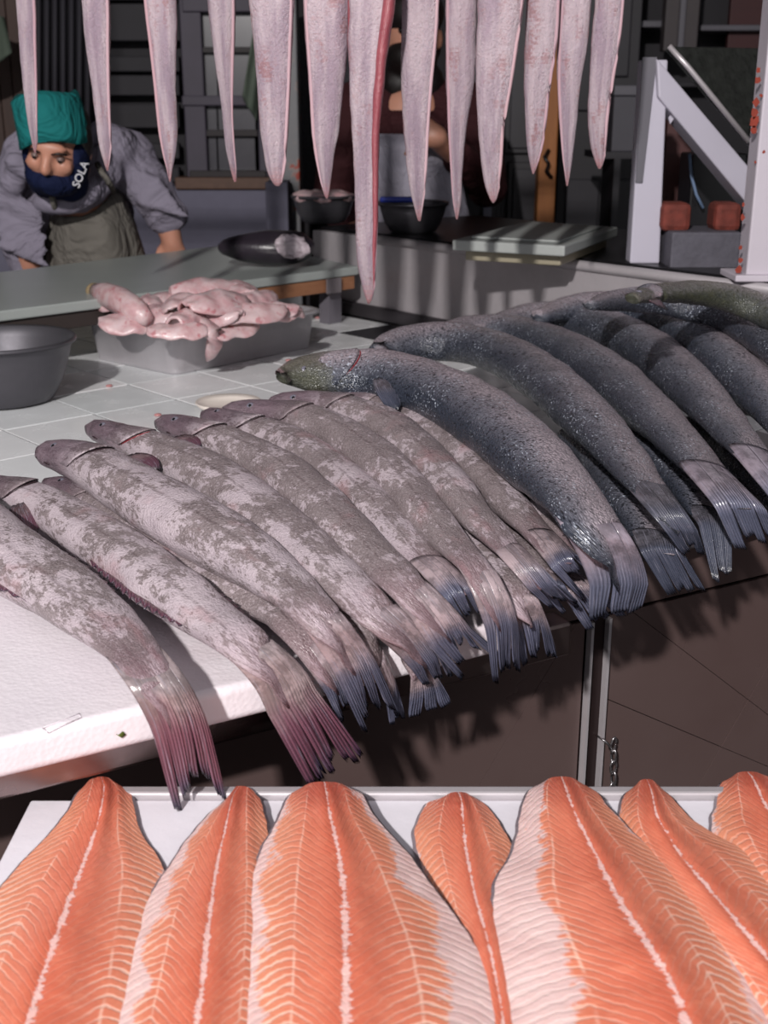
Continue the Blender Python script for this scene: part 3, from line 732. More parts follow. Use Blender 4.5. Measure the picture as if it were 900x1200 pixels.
salm([(630, 372, 16), (670, 362, 34), (720, 361, 46), (765, 370, 56), (808, 390, 60), (848, 420, 62), (885, 456, 60), (920, 496, 56), (950, 540, 48), (975, 580, 42), (992, 612, 36)], 1.11, .034, (1000, 672, 1040, 662),
     'fifth whole salmon marked by a pale green fleck near its shoulder', seed=28, zend=1.075, head=False, darkfin=True)
salm([(690, 358, 14), (730, 352, 30), (790, 354, 40), (845, 368, 46), (885, 390, 48), (930, 425, 50), (975, 465, 52), (1015, 512, 52), (1050, 562, 44), (1070, 602, 36)], 1.165, .034, (1085, 660, 1125, 645),
     'sixth whole salmon, very dark, only its upper back in view', seed=29, zend=1.075, head=False)
salm([(740, 350, 14), (775, 343, 26), (820, 344, 34), (870, 354, 42), (920, 375, 46), (985, 412, 54), (1045, 456, 56), (1095, 508, 52), (1130, 562, 44), (1150, 600, 36)], 1.215, .034, (1165, 655, 1210, 640),
     'farthest whole salmon, olive brown and speckled, next to the rusty white post', seed=30, zend=1.075, olive=5., fins=((.05, .10, 1, .03, 'pelvic_fin'),))

# ---------------------------------------------------------------- fillet tray
FZ = .925
tray = thing('fillet_tray', P(450, 1000, FZ-.03), 'white foam tray with a thin steel rear edge holding the orange fillets', 'tray')
ty = P(450, 937, FZ).y
tx0, tx1 = P(0, 1007, FZ).x, .62
box('tray_bed', ((tx0+tx1)/2, ty-.28, FZ-.011), (tx1-tx0, .56, .022), TRAYM, tray, bev=.002)
box('rear_edge', ((tx0+tx1)/2+.03, ty+.006, FZ-.008), (tx1-tx0-.06, .010, .026), STEEL, tray, bev=.002)
box('stand', ((tx0+tx1)/2, ty-.30, (FZ-.022)/2), (tx1-tx0-.1, .48, FZ-.022-.001), dk2, tray)
def fillet(rows, zb, label, bl, br, th=.016, seed=0):
    """rows: (py, x_left, x_centre, x_right) from tail to the front"""
    R = [(r[0], r[1], r[2], r[3]) for r in rows]; A = np.array(R, dtype=float)
    # resample
    n = 90; out, _ = catmull([(r[0], r[1], r[2], r[3]) for r in R], n)
    # param by row
    NV = 44; V = []; uv = []; uv2 = []; rn = random.Random(seed)
    Lm = 0; prev = None; c0 = None
    for i in range(n):
        py, xl, xc, xr = out[i]; pc = P(xc, py, FZ+zb)
        if prev is not None: Lm += (pc-prev).length
        prev = pc; U = i/(n-1)
        edge_j = noise.noise(Vector((i*.35, seed, 0)))*2.2*(1 if py > 935 else .4)
        edge_k = noise.noise(Vector((i*.35, seed+9, 0)))*2.2
        for j in range(NV+1):
            v = 2*j/NV-1; f = abs(v)
            x = lerp(xc, xl+edge_j, f) if v < 0 else lerp(xc, xr+edge_k, f)
            k0 = min(1, (i+1.0)/7)**.5
            # tail end: rounded outline by pulling the corners forward
            yy = py+(1-min(1, i/9))**2*10*f**3
            prof = (1-f**3.2)*(.75+.25*math.cos(f*3.0))
            h = th*prof*(.45+.55*min(1, U*2.2))*k0
            h += .0011*math.sin(f*13)*(1-f)*k0+.0007*noise.noise(Vector((x*.03, py*.03, seed)))
            V.append(P(x, yy, FZ+zb+max(0, h)+.0015)); uv.append((Lm, v*.07)); uv2.append((U, v))
    Fc = []
    for i in range(n-1):
        for j in range(NV): a_ = i*(NV+1)+j; Fc.append([a_, a_+1, a_+NV+2, a_+NV+1])
    t_ = thing('salmon_fillet', P(out[n//2][2], out[n//2][0], FZ), label, 'fillet', 'orange salmon fillets laid side by side on the tray')
    o = mesh('flesh', V, [f[::-1] for f in Fc], FIL, t_, True, uv, uv2)
    o['belly_left'] = bl; o['belly_right'] = br
    # skin below, a touch wider
    V2 = []; Fc2 = []
    K = 8
    for i in range(0, n):
        row = V[i*(NV+1):(i+1)*(NV+1)]; a_, b_ = row[0], row[-1]; d = (b_-a_).normalized()
        for j in range(K+1):
            p = a_.lerp(b_, j/K)-d*.0022*(1-2*j/K); 
            V2.append(Vector((p.x, p.y, FZ+zb+.0012-.0012*abs(1-2*j/K)**4)))
    for i in range(n-1):
        for j in range(K): a_ = i*(K+1)+j; Fc2.append([a_, a_+K+1, a_+K+2, a_+1])
    sk = mesh('skin', V2, Fc2, SILV, t_, True); solid(sk, .0015, -1)
    return t_
fillet([(910, 100, 118, 136), (922, 92, 122, 152), (945, 82, 119, 157), (975, 60, 111, 165), (1010, 26, 98, 188), (1050, -6, 83, 200), (1100, -36, 64, 206), (1150, -60, 48, 205), (1200, -75, 32, 200), (1280, -85, 8, 190), (1380, -80, -15, 160)],
       .002, 'leftmost orange salmon fillet, dark red tail end against the steel rim', .02, .10, seed=1)
fillet([(921, 272, 280, 300), (935, 262, 272, 306), (975, 226, 263, 314), (1005, 205, 256, 322), (1050, 176, 249, 328), (1100, 152, 243, 330), (1150, 136, 238, 330), (1200, 122, 231, 328), (1280, 105, 222, 322), (1380, 95, 210, 310)],
       .007, 'second orange salmon fillet from the left, under the wine red hake tail', .38, .0, seed=2)
fillet([(916, 350, 380, 412), (926, 340, 382, 425), (955, 328, 387, 438), (1000, 305, 397, 478), (1040, 293, 402, 508), (1080, 287, 404, 538), (1130, 283, 405, 568), (1200, 278, 405, 588), (1280, 272, 405, 600), (1380, 270, 400, 600)],
       .014, 'large orange fillet at the centre with a white belly strip on its right side', .26, .36, th=.019, seed=3)
fillet([(928, 518, 537, 556), (940, 500, 541, 568), (975, 486, 544, 592), (1000, 490, 547, 604), (1050, 505, 557, 618), (1100, 520, 571, 630), (1150, 530, 582, 640), (1200, 535, 590, 645), (1300, 540, 600, 640)],
       .002, 'narrow short orange fillet wedged low between the two large fillets', .12, .0, th=.013, seed=4)
fillet([(910, 634, 658, 682), (922, 620, 663, 696), (955, 610, 675, 722), (1000, 600, 698, 768), (1030, 582, 714, 800), (1060, 578, 730, 826), (1110, 582, 762, 862), (1150, 588, 786, 882), (1200, 594, 808, 905), (1280, 605, 845, 945), (1380, 620, 880, 980)],
       .014, 'large orange fillet right of centre with thick white belly fat on its left', .52, .16, th=.020, seed=5)
fillet([(913, 744, 758, 772), (928, 732, 764, 784), (955, 726, 770, 806), (980, 730, 784, 842), (1005, 742, 800, 890), (1045, 765, 834, 930), (1100, 800, 880, 975), (1160, 850, 930, 1020), (1260, 920, 1000, 1090)],
       .007, 'orange fillet behind the large right one, pale ragged tail end', .04, .0, seed=6)
fillet([(904, 855, 876, 900), (915, 845, 884, 925), (940, 840, 896, 950), (970, 834, 914, 985), (1010, 850, 940, 1020), (1080, 890, 985, 1070), (1180, 950, 1050, 1130)],
       .002, 'orange fillet in the far right corner of the tray, cut by the picture edge', .12, .0, seed=7)

# ---------------------------------------------------------------- hanging eels
RZ = 1.80; EY = 1.75
def eel(rows, Y, label, seed, red=None, blunt=False):
    """rows: (py, x_left, x_right); last row = tip"""
    rn = random.Random(seed); pts = []; Y *= EY
    r0 = rows[0]
    # continue upward out of view to the rail
    zt = RZ-.01; w0 = pxs(r0[2]-r0[1], PY(450, 0, Y)); x0 = PY((r0[1]+r0[2])/2, 0, Y).x; z0 = PY(450, r0[0], Y).z
    pts.append((x0, Y, zt, w0*.40)); pts.append((x0, Y, (zt+z0)/2, w0*.54))
    for (py, a_, b_) in rows:
        p = PY((a_+b_)/2, py, Y); pts.append((p.x, Y, p.z, max(.0012, pxs(b_-a_, p)/2)))
    A, L = catmull(pts, 100); M = 28; V = []; luv = []; luv2 = []; Fc = []
    t_ = thing('hanging_eel', (x0, Y, RZ), label, 'eel', 'skinned pale eels hanging tail down from the rail')
    n = len(A)
    for i in range(n):
        x, y, z_, a = A[i]; U = i/(n-1)
        for j in range(M):
            f = 2*math.pi*j/M; c, sn = math.cos(f), math.sin(f)
            dent = .22*math.exp(-((f-math.pi*1.5)/.30)**2)*(.3+.7*(U > .45))      # groove facing the camera
            rr = 1-dent+.05*noise.noise(Vector((c*2, sn*2, z_*17+seed*5)))+.04*noise.noise(Vector((c*3, seed, z_*50)))
            V.append(Vector((x+a*c*rr, y+a*.62*sn*rr, z_)))
    for i in range(n-1):
        for j in range(M):
            Fc.append([i*M+j, i*M+(j+1) % M, (i+1)*M+(j+1) % M, (i+1)*M+j])
            for ii, jj in ((i, j), (i, j+1), (i+1, j+1), (i+1, j)):
                luv.append((ii/(n-1)*L/1.4, jj/M*.12)); luv2.append((ii/(n-1), jj/M))
    for f, i in (([j for j in range(M)], 0), ([(n-1)*M+j for j in range(M)][::-1], n-1)):
        Fc.append(f); luv += [(i/(n-1)*L, .1)]*M; luv2 += [(i/(n-1), .5)]*M
    o = mesh('body', V, [f[::-1] for f in Fc], EEL, t_, True, luv, luv2)
    bm = bmesh.new(); bm.from_mesh(o.data); bmesh.ops.recalc_face_normals(bm, faces=bm.faces); bm.to_mesh(o.data); bm.free()
    # edge seam running down one side
    sd = 1 if seed % 3 else -1
    edge = [Vector((A[i, 0]+sd*A[i, 3]*.86, A[i, 1]-A[i, 3]*.30, A[i, 2])) for i in range(20, n-1, 3)]
    tube('edge_seam', edge, [.0026*min(1, A[i, 3]/.014) for i in range(20, n-1, 3)], EEL, t_, 6)
    if red:
        for (sdx, wf, u0, u1, yo) in red:
            pts2 = []; i0, i1 = int(u0*n), int(u1*n)
            V2 = []; F2 = []; L2 = []
            for q_, i in enumerate(range(i0, i1)):
                k = (i-i0)/(i1-i0); e = math.sin(math.pi*min(1, k*1.0+.02))**.35
                for j in range(12):
                    f = 2*math.pi*j/12; wv = 1+.25*noise.noise(Vector((i*.2, j, seed)))
                    V2.append(Vector((A[i, 0]+sdx*A[i, 3]*.80+math.cos(f)*A[i, 3]*wf*wv*e, A[i, 1]+yo*A[i, 3]+math.sin(f)*A[i, 3]*.55*e, A[i, 2]))); L2.append((i*.005, j*.004))
            m_ = i1-i0
            for i in range(m_-1):
                for j in range(12): F2.append([i*12+j, (i+1)*12+j, (i+1)*12+(j+1) % 12, i*12+(j+1) % 12])
            F2 += [list(range(12)), list(range((m_-1)*12, m_*12))]
            mesh('red_flank', V2, F2, RED, t_, True, L2, label='dark red flesh')
    hk = [Vector((x0, EY, RZ+.034)), Vector((x0, (Y+EY)/2-.012, RZ+.022)), Vector((x0, Y-.012, RZ-.002)), Vector((x0, Y, RZ-.016)), Vector((x0, Y+.006, RZ-.030))]
    tube('hook', hk, .0018, chm, t_, 6)
    return t_
eel([(0, 19, 42), (50, 22, 43), (100, 27, 44), (140, 32, 44), (165, 37, 44), (179, 40, 42)], 1.06, 'leftmost hanging eel, thin and lavender, in front of the teal kerchief', 1)
eel([(0, 96, 129), (50, 100, 129), (100, 107, 129), (140, 112, 130), (170, 116, 131), (188, 121, 129), (200, 125, 127)], 1.03, 'second hanging eel from the left, ending in a sharp white rimmed point', 2)
eel([(0, 169, 207), (50, 175, 207), (100, 181, 206), (150, 186, 208), (180, 191, 206), (200, 196, 202), (213, 198, 200)], 1.00, 'third hanging eel from the left, glossy right side with beaded highlights', 3)
eel([(0, 243, 276), (50, 249, 275), (80, 253, 274), (130, 260, 273), (170, 264, 275), (195, 269, 277), (213, 274, 277)], 1.03, 'fourth hanging eel from the left, slim, over the window panes', 4)
eel([(0, 292, 345), (50, 297, 343), (100, 301, 341), (150, 305, 338), (180, 309, 336), (200, 313, 334), (213, 319, 331), (218, 323, 328)], .96, 'wide blunt ended hanging eel with brown chevron marks, in front of the grey column', 5)
eel([(0, 355, 410), (50, 358, 408), (100, 362, 403), (150, 365, 398), (180, 369, 392), (210, 375, 388), (225, 379, 386), (233, 382, 384)], .96, 'smooth pale hanging eel pointing at the left steel bowl', 6)
eel([(0, 410, 462), (50, 408, 454), (100, 409, 449), (150, 412, 444), (200, 415, 443), (250, 416, 443), (300, 418, 441), (330, 423, 440), (348, 428, 437), (356, 431, 433)], .94,
    'longest hanging eel, reaching far below the others, with dark red inner flesh', 7, red=((.95, .32, .15, .985, -.25), (-.9, .45, .05, .55, .6)))
eel([(0, 471, 515), (50, 470, 512), (100, 470, 507), (150, 473, 503), (200, 477, 500), (225, 481, 498), (245, 486, 495), (259, 490, 493)], .98, 'hanging eel directly right of the longest red one, above the right steel bowl', 8)
eel([(0, 522, 559), (50, 522, 558), (100, 523, 555), (150, 525, 547), (200, 528, 542), (230, 530, 541), (250, 533, 538), (257, 535, 536)], 1.0, 'narrow hanging eel ending level with the black ledge, brown at its tip', 9)
eel([(0, 560, 614), (50, 558, 608), (100, 558, 600), (150, 560, 591), (190, 564, 588), (220, 569, 585), (233, 574, 582), (238, 577, 579)], .97, 'broad hanging eel in front of the dark cupboard panel, strong white shine down its middle', 10, red=((-.85, .30, .05, .6, .5),))
eel([(0, 617, 656), (50, 615, 653), (100, 614, 645), (150, 616, 639), (175, 618, 635), (192, 621, 630), (204, 624, 626)], .99, 'short hanging eel with brown blotches, just left of the orange wood post', 11)
eel([(0, 656, 693), (50, 653, 689), (100, 653, 680), (150, 656, 675), (185, 659, 671), (205, 662, 668), (218, 664, 665)], 1.0, 'hanging eel in front of the orange wood post, faint white tip', 12)
eel([(0, 697, 731), (50, 693, 726), (100, 690, 718), (140, 689, 712), (170, 692, 710), (188, 697, 708), (198, 701, 704)], 1.0, 'rightmost hanging eel with a small ragged pink hook at its tip', 13)
rl = thing('hanging_rail', (0, EY, RZ), 'steel rail above the picture carrying the eel hooks', 'rail')
tube('bar', [(-1.0, EY, RZ+.02), (0, EY, RZ+.02), (1.0, EY, RZ+.02)], .010, STEEL, rl)
for sx in (-1, 1):
    for yy in (.94*EY, 1.06*EY): tube('side_rod', [(-.99, yy, RZ+.008), (.99, yy, RZ+.008)], .004, STEEL, rl) if sx > 0 else None
    tube('hanger', [(sx*.95, EY, RZ+.02), (sx*.95, EY, 3.0)], .008, STEEL, rl)
    box('cross_plate', (sx*.95, EY, RZ+.008), (.02, .24, .006), STEEL, rl)

# ---------------------------------------------------------------- bowl at left
def bowl(name, c, r, h, label, mat, group=None, rim=.008, seg=56):
    t_ = thing(name, c, label, 'bowl', group)
    prof = [(0.0001, 0), (r*.55, 0), (r*.66, .004), (r*.80, h*.35), (r*.90, h*.75), (r*.94, h*.97), (r*.99, h), (r, h-.003), (r*1.0, h+.001), (r*.985, h+.004), (r*.93, h+.002), (r*.90, h*.85), (r*.78, h*.38), (r*.64, .010), (0.0001, .008)]
    lathe('shell', c, prof, mat, t_, seg); return t_
BOWLM = brushed('bowl_steel', srgb(92, 90, 96), .32, .6, sc=(6, 6, 60))
bc = P(-4, 402, 1.06); bc.z = TZ
br_ = pxs(90, P(0, 398, 1.06))
bw = bowl('steel_bowl', bc, br_, .095, 'deep steel bowl at the left picture edge on the tiles, a little ice inside', BOWLM)
mesh('water', *(lambda r: ([Vector((bc.x+r*math.cos(a*.2618), bc.y+r*math.sin(a*.2618), TZ+.045)) for a in range(24)], [list(range(24))]))(br_*.83), plain('dark_water', srgb(34, 36, 40), .25, spec=.2), bw, False)
ice = plain('ice', srgb(200, 210, 214), .1)
for k in range(14):
    a = random.uniform(0, 6.28); rr = random.uniform(0, .025); p = bc+Vector((.012+rr*math.cos(a), -.02+rr*math.sin(a), .047))
    mesh('ice_chip', *sphere(p, random.uniform(.003, .006), None, .5, 6, 4), ice, bw, False)

# ---------------------------------------------------------------- pan with offcuts
pn0 = P(205, 440, TZ); pn1 = P(366, 407, TZ); pn2 = P(124, 418, TZ)
pa = (pn1-pn0).normalized(); pb = Vector((-pa.y, pa.x, 0)); pl, pw = (pn1-pn0).length, .225; ph_ = .070
pan = thing('steel_pan', pn0+pa*pl/2+pb*pw/2, 'rectangular steel pan heaped with pale pink fish pieces', 'pan')
def rr(l, w_, r, z, off=0.):
    out = []
    for cx, cy, a0 in ((l-r, w_-r, 0), (r, w_-r, 90), (r, r, 180), (l-r, r, 270)):
        for k in range(5):
            a = math.radians(a0+k*22.5); out.append((cx+(r+off)*math.cos(a), cy+(r+off)*math.sin(a), z))
    return out
rings = [rr(pl, pw, .02, .0), rr(pl, pw, .02, .003, .001), rr(pl, pw, .02, ph_, .012), rr(pl, pw, .02, ph_+.001, .022), rr(pl, pw, .02, ph_-.003, .024), rr(pl, pw, .02, ph_+.003, .024), rr(pl, pw, .02, ph_+.003, .010), rr(pl, pw, .02, .005, -.002)]
V = [pn0+pa*x+pb*y+UP*z for r in rings for (x, y, z) in r]; nn = len(rings[0])
Fc = [list(range(nn))[::-1], [(len(rings)-1)*nn+i for i in range(nn)]]+[[r*nn+i, r*nn+(i+1) % nn, (r+1)*nn+(i+1) % nn, (r+1)*nn+i] for r in range(len(rings)-1) for i in range(nn)]
mesh('pan_shell', V, Fc, brushed('pan_steel', srgb(184, 180, 184), .30, .45, sc=(8, 8, 40)), pan, True)
off_m = NM('offcut_flesh', .3, 0, .6); g = off_m.geo(); r_ = off_m.rnd(); gv = off_m.n('VectorMath', operation='ADD'); off_m.put(gv.inputs[0], g); off_m.put(gv.inputs[1], off_m.comb(off_m.math('MULTIPLY', r_, 7.), r_, 0.)); gv = gv.outputs[0]
cc = off_m.mix(off_m.mr(off_m.noise(gv, 40, 5, .6), .35, .7), srgb(206, 180, 182), srgb(190, 146, 150))
cc = off_m.mix(off_m.math('MULTIPLY', off_m.mr(off_m.noise(gv, 70, 4), .58, .7), .6), cc, srgb(168, 72, 84)); off_m.col(cc)
off_m.norm(off_m.bump(off_m.noise(gv, 120, 5), .6, .002)); off_m.b.inputs['Subsurface Weight'].default_value = .06; off_m.b.inputs['Subsurface Scale'].default_value = .3; off_m = off_m.m
tip_m = plain('olive_flesh', srgb(150, 132, 104), .4, sc=40)
def flap(px, py, z, L, W, ang, fold, lift, label, seed, mat=off_m, th=.006):
    """a folded flap of fish: a curved sheet with thickness"""
    L *= 1.25; W *= 1.45; c = P(px, py, z+.010); d = Vector((math.cos(ang), math.sin(ang), 0)); s = Vector((-d.y, d.x, 0)); V = []; Fc = []; nu, nv = 16, 12
    for i in range(nu+1):
        u = i/nu-.5
        for j in range(nv+1):
            v = j/nv-.5; ww = W*(1-(2*abs(u))**3*.55)*(1+.2*noise.noise(Vector((u*3, seed, 0))))
            a = v*fold; R = ww/max(.3, fold)
            p = c+d*(L*u)+s*(R*math.sin(a)+.006*noise.noise(Vector((u*4, v*3, seed))))+UP*(R*(math.cos(a)-1)+lift*math.cos(u*2.8)+.007*noise.noise(Vector((u*5, v*5, seed+3))))
            V.append(p)
    for i in range(nu):
        for j in range(nv): a_ = i*(nv+1)+j; Fc.append([a_, a_+nv+1, a_+nv+2, a_+1])
    o = mesh('fish_offcut', V, Fc, mat, None, True); solid(o, th, -1); ss_ = o.modifiers.new('v', 'SUBSURF'); ss_.levels = 1; ss_.render_levels = 1
    own(o); tag(o, label, 'fish piece', 'pale pink fish pieces heaped in the steel pan'); return o
fl = [
 (125, 350, 1.072, .085, .060, 2.4, 3.2, .010, 'long fish piece with a rounded olive end at the left tip of the heap'),
 (150, 372, 1.060, .080, .070, .2, 2.6, .006, 'pink flap lying along the left rim of the steel pan'),
 (185, 365, 1.066, .080, .060, -.9, 3.0, .010, 'creased pink flap just right of the olive ended piece'),
 (205, 345, 1.080, .090, .070, .6, 2.6, .008, 'broad pink flap in the middle left of the heap'),
 (240, 334, 1.100, .100, .085, .3, 2.8, .012, 'large smooth rounded pink flap at the top of the heap'),
 (280, 336, 1.095, .095, .075, 2.0, 3.0, .010, 'brownish veined flap at the top right of the heap'),
 (222, 368, 1.072, .085, .070, 1.2, 3.0, .012, 'glossy folded flap above the hanging piece'),
 (208, 382, 1.060, .080, .060, .1, 2.8, .006, 'rough pale flap at the front corner of the pan'),
 (255, 362, 1.078, .080, .065, -.5, 3.4, .010, 'curled flap with dark red inner edge in the heap centre'),
 (292, 362, 1.075, .105, .070, .5, 2.6, .010, 'long pale flap with layered folds, right part of the heap'),
 (318, 358, 1.070, .085, .060, -.3, 2.6, .008, 'flat pale flap near the right end of the pan'),
 (332, 366, 1.060, .070, .050, .9, 3.0, .012, 'small pointed pink flap at the right end of the pan'),
 (268, 378, 1.055, .090, .060, .7, 2.4, .004, 'low flap along the front rim of the pan, right of the hanging piece'),
 (175, 352, 1.075, .070, .055, 1.8, 3.0, .010, 'small upright flap behind the creased one'),
 (250, 350, 1.094, .10, .08, .8, 2.4, .014, 'wide ridged pink flap bridging the middle of the heap'),
 (215, 352, 1.084, .09, .075, 1.5, 2.6, .012, 'blunt pale lump between the two large left flaps'),
 (300, 346, 1.086, .075, .060, 1.0, 2.8, .008, 'thin folded flap behind the right part of the heap'),
]
for i, f in enumerate(fl): flap(*f, seed=i*3+1)
for (x, y) in ((108, 345),): 
    pass
# filling below so the heap has a body
t0 = pn0+pa*pl/2+pb*pw/2
V, Fc = sphere(t0+UP*.045, 1, None, 1, 28, 14); V = [Vector((t0.x, t0.y, 0))+pa*((v-t0-UP*.045).dot(pa)*pl*.46)+pb*((v-t0-UP*.045).dot(pb)*pw*.42)+UP*(TZ+.045+(v.z-t0.z-.045)*.040+.006*noise.noise(v*3)) for v in V]
o = mesh('fish_offcut', V, Fc, off_m, None, True); own(o); tag(o, 'lowest layer of soft pink fish meat inside the steel pan', 'fish piece')
# hanging tongue over the pan corner
hp = [P(222, 376, 1.068), P(232, 380, 1.066), P(238, 388, 1.058), P(239, 400, 1.038), P(235, 412, 1.016), P(231, 420, 1.002)]
hp = [p-pb*(.026 if i > 1 else .012) for i, p in enumerate(hp)]
o = tube('fish_offcut', hp, [.010, .014, .015, .014, .010, .003], off_m, None, 12); own(o); tag(o, 'pale tongue shaped piece hanging over the front rim of the pan', 'fish piece')
o = tube('fish_offcut', [P(112, 341, 1.09), P(124, 345, 1.092), P(140, 352, 1.09), P(158, 363, 1.082), P(172, 374, 1.072)], [.014, .021, .024, .022, .012], off_m, None, 14); own(o); tag(o, 'thick tapered fish piece rising at the left end of the heap', 'fish piece')
o = mesh('fish_offcut', *sphere(P(111, 341, 1.09), .0165, None, .9), tip_m); own(o); tag(o, 'small olive brown fish end at the far left of the heap', 'fish piece')
for (x, y, lab) in ((128, 452, 'small pink scrap on the tiles left of the pan, by the bowl'), (185, 486, 'tiny pink scrap on the tiles behind the second dark hake head'), (338, 422, 'pink scrap on the tiles in front of the pan'), (372, 372, 'pink scrap on the tiles near the board leg')):
    p = P(x, y, TZ+.002); o = mesh('meat_scrap', *sphere(p, .006, None, .35, 8, 5), plain('scrap_pink', srgb(186, 128, 128), .4)); own(o); tag(o, lab, 'scrap')
# white dish behind the hake heads
dc = P(268, 480, TZ); dish = lathe('white_dish', (dc.x, dc.y, TZ), [(.0001, 0), (.03, 0), (.045, .006), (.050, .012), (.049, .014), (.043, .009), (.03, .004), (.0001, .003)], plain('ceramic', srgb(226, 216, 208), .2)); own(dish)
tag(dish, 'small white dish edge showing behind the hake heads', 'dish')

# ---------------------------------------------------------------- white work board behind
BZ = 1.087
b0 = P(-60, 372, BZ); b1 = P(420, 312, BZ); b2 = P(290, 284, BZ); b3 = P(-60, 326, BZ)
brd = thing('work_board', ((b0+b2)/2).to_tuple()[:2]+(TZ,), 'pale greenish white cutting board on a wooden frame, in front of the worker', 'cutting board')
bm_ = plain('board_plastic', srgb(158, 164, 162), .3, sc=9, var=.08, bump=.15, bsc=40)
prism('board', [b0, b1, b2, b3], BZ-.018, BZ, bm_, brd, bev=.003)
fd = (b1-b0).normalized(); fn = Vector((-fd.y, fd.x, 0))
oak = wood('orange_wood', srgb(120, 76, 52), srgb(168, 120, 88), (14, 14, 60)); 
sd2 = (b2-b1).normalized()
prism('wood_rail', [b1-fd*.36+fn*.005, b1-fd*.006+fn*.005, b1-fd*.006+fn*.03, b1-fd*.36+fn*.03], BZ-.047, BZ-.019, oak, brd, bev=.002)
prism('wood_rail', [b0+fd*.05+fn*.008, b1-fd*.36+fn*.008, b1-fd*.36+fn*.03, b0+fd*.05+fn*.03], BZ-.047, BZ-.019, plain('dark_wood', srgb(52, 44, 42), .6), brd, bev=.002)
prism('side_rail', [b1-fd*.006+fn*.035, b1+sd2*.5-fd*.006, b1+sd2*.5-fd*.03, b1-fd*.03+fn*.035], BZ-.047, BZ-.019, plain('grey_wood', srgb(96, 88, 90), .6), brd, bev=.002)
for p in (b1-fd*.05+fn*.02, b1-fd*.9+fn*.02, b2-fd*.03-fn*.05, b3+fd*.1-fn*.05):
    prism('leg', [p+fd*.018, p+fd*.018+fn*.03, p-fd*.018+fn*.03, p-fd*.018], TZ, BZ-.019, plain('grey_leg', srgb(104, 100, 108), .5), brd)
pp = b1-fd*.075-fn*.003+UP*0
box('patch', (pp.x, pp.y, BZ-.033), (.04, .004, .03), plain('grey_patch', srgb(128, 120, 124), .6), brd, rz=math.atan2(fd.y, fd.x))
# dark fish head lying on the board corner
fh = thing('severed_head', P(330, 296, BZ), 'dark round fish head with torn white flesh at the back corner of the board', 'head')
dkf = plain('dark_fish', srgb(48, 42, 50), .3, sc=40, var=.3, bump=.4, bsc=120)
c = P(326, 290, BZ+.04)
V, Fc = sphere(c, 1, None, 1, 26, 16)
V = [c+Vector(((v-c).x*.085*(1.2-.3*(v-c).x), (v-c).y*.05, (v-c).z*.036))*(1+.06*noise.noise((v-c)*2)) for v in V]
mesh('head', V, Fc, dkf, fh)
c = PY(343, 289, c.y-.045); V, Fc = sphere(c, 1, None, 1, 30, 18)
V = [c+Vector(((v-c).x*.036, (v-c).y*.014, (v-c).z*.024-(v-c).x*.006))+Vector((.004*noise.noise((v-c)*2.5), -abs(.016*noise.noise((v-c)*3.5+Vector((3, 0, 0)))), .006*noise.noise((v-c)*3))) for v in V]
mesh('torn_flesh', V, Fc, plain('white_flesh', srgb(196, 182, 190), .3, sc=70, var=.35, bump=.9, bsc=110), fh)
# ---------------------------------------------------------------- bowls on black counter
for (px, py, rpx, lab, cont) in ((379, 262, 38, 'shallow steel bowl filled with pale fish, left of the two on the black counter', True), (484, 273, 42, 'shallow empty steel bowl, right of the two on the black counter', False)):
    p = P(px, py, LZ); r = pxs(rpx, p); b_ = bowl('shallow_bowl', p+Vector((0, .02, 0)), r, .060, lab, BOWLM)
    if cont:
        for k in range(7):
            a = k*.95; q_ = p+Vector((.55*r*math.cos(a), .02+.55*r*math.sin(a), .058))
            V, Fc = sphere(q_, .036, None, .4, 10, 6); V = [v+Vector((0, 0, .006*noise.noise(v*40))) for v in V]
            o = mesh('fish_piece', V, Fc, off_m); own(o); tag(o, 'pale fish piece heaped in the left shallow bowl', 'fish piece', 'pale fish pieces in the left shallow bowl')
p = P(470, 236, LZ+.066); kn = box('blue_knife', (p.x, p.y, LZ+.070), (.09, .016, .012), plain('blue_plastic', srgb(28, 50, 150), .4), bev=.004); own(kn)
tag(kn, 'blue plastic handled knife lying across the rim of the right shallow bowl', 'knife')
# foam lids
lidm = plain('lid_foam', srgb(158, 162, 160), .5, var=.05)
l0, l1, l2, l3 = P(530, 281, LZ+.037), P(662, 288, LZ+.037), P(724, 266, LZ+.037), P(618, 259, LZ+.037)
for (dz, sc_, mt, lab) in ((0, 1., lidm, 'pale foam lid, upper one of two lying on the black counter'), (-.019, .86, plain('lid_cream', srgb(150, 142, 122), .5), 'cream coloured lid under the pale foam lid')):
    c = (l0+l1+l2+l3)/4; q_ = [c+(p-c)*sc_ for p in (l0, l1, l2, l3)]
    o = prism('foam_lid', q_, LZ+.019+dz, LZ+.037+dz, mt, bev=.003); own(o); tag(o, lab, 'lid')
    if dz == 0: 
        WOFF[o.name] = Vector(o.location)
        o2 = prism('raised_rim', [c+(p-c)*.80 for p in (l0, l1, l2, l3)], LZ+.037, LZ+.041, mt, o, bev=.002)
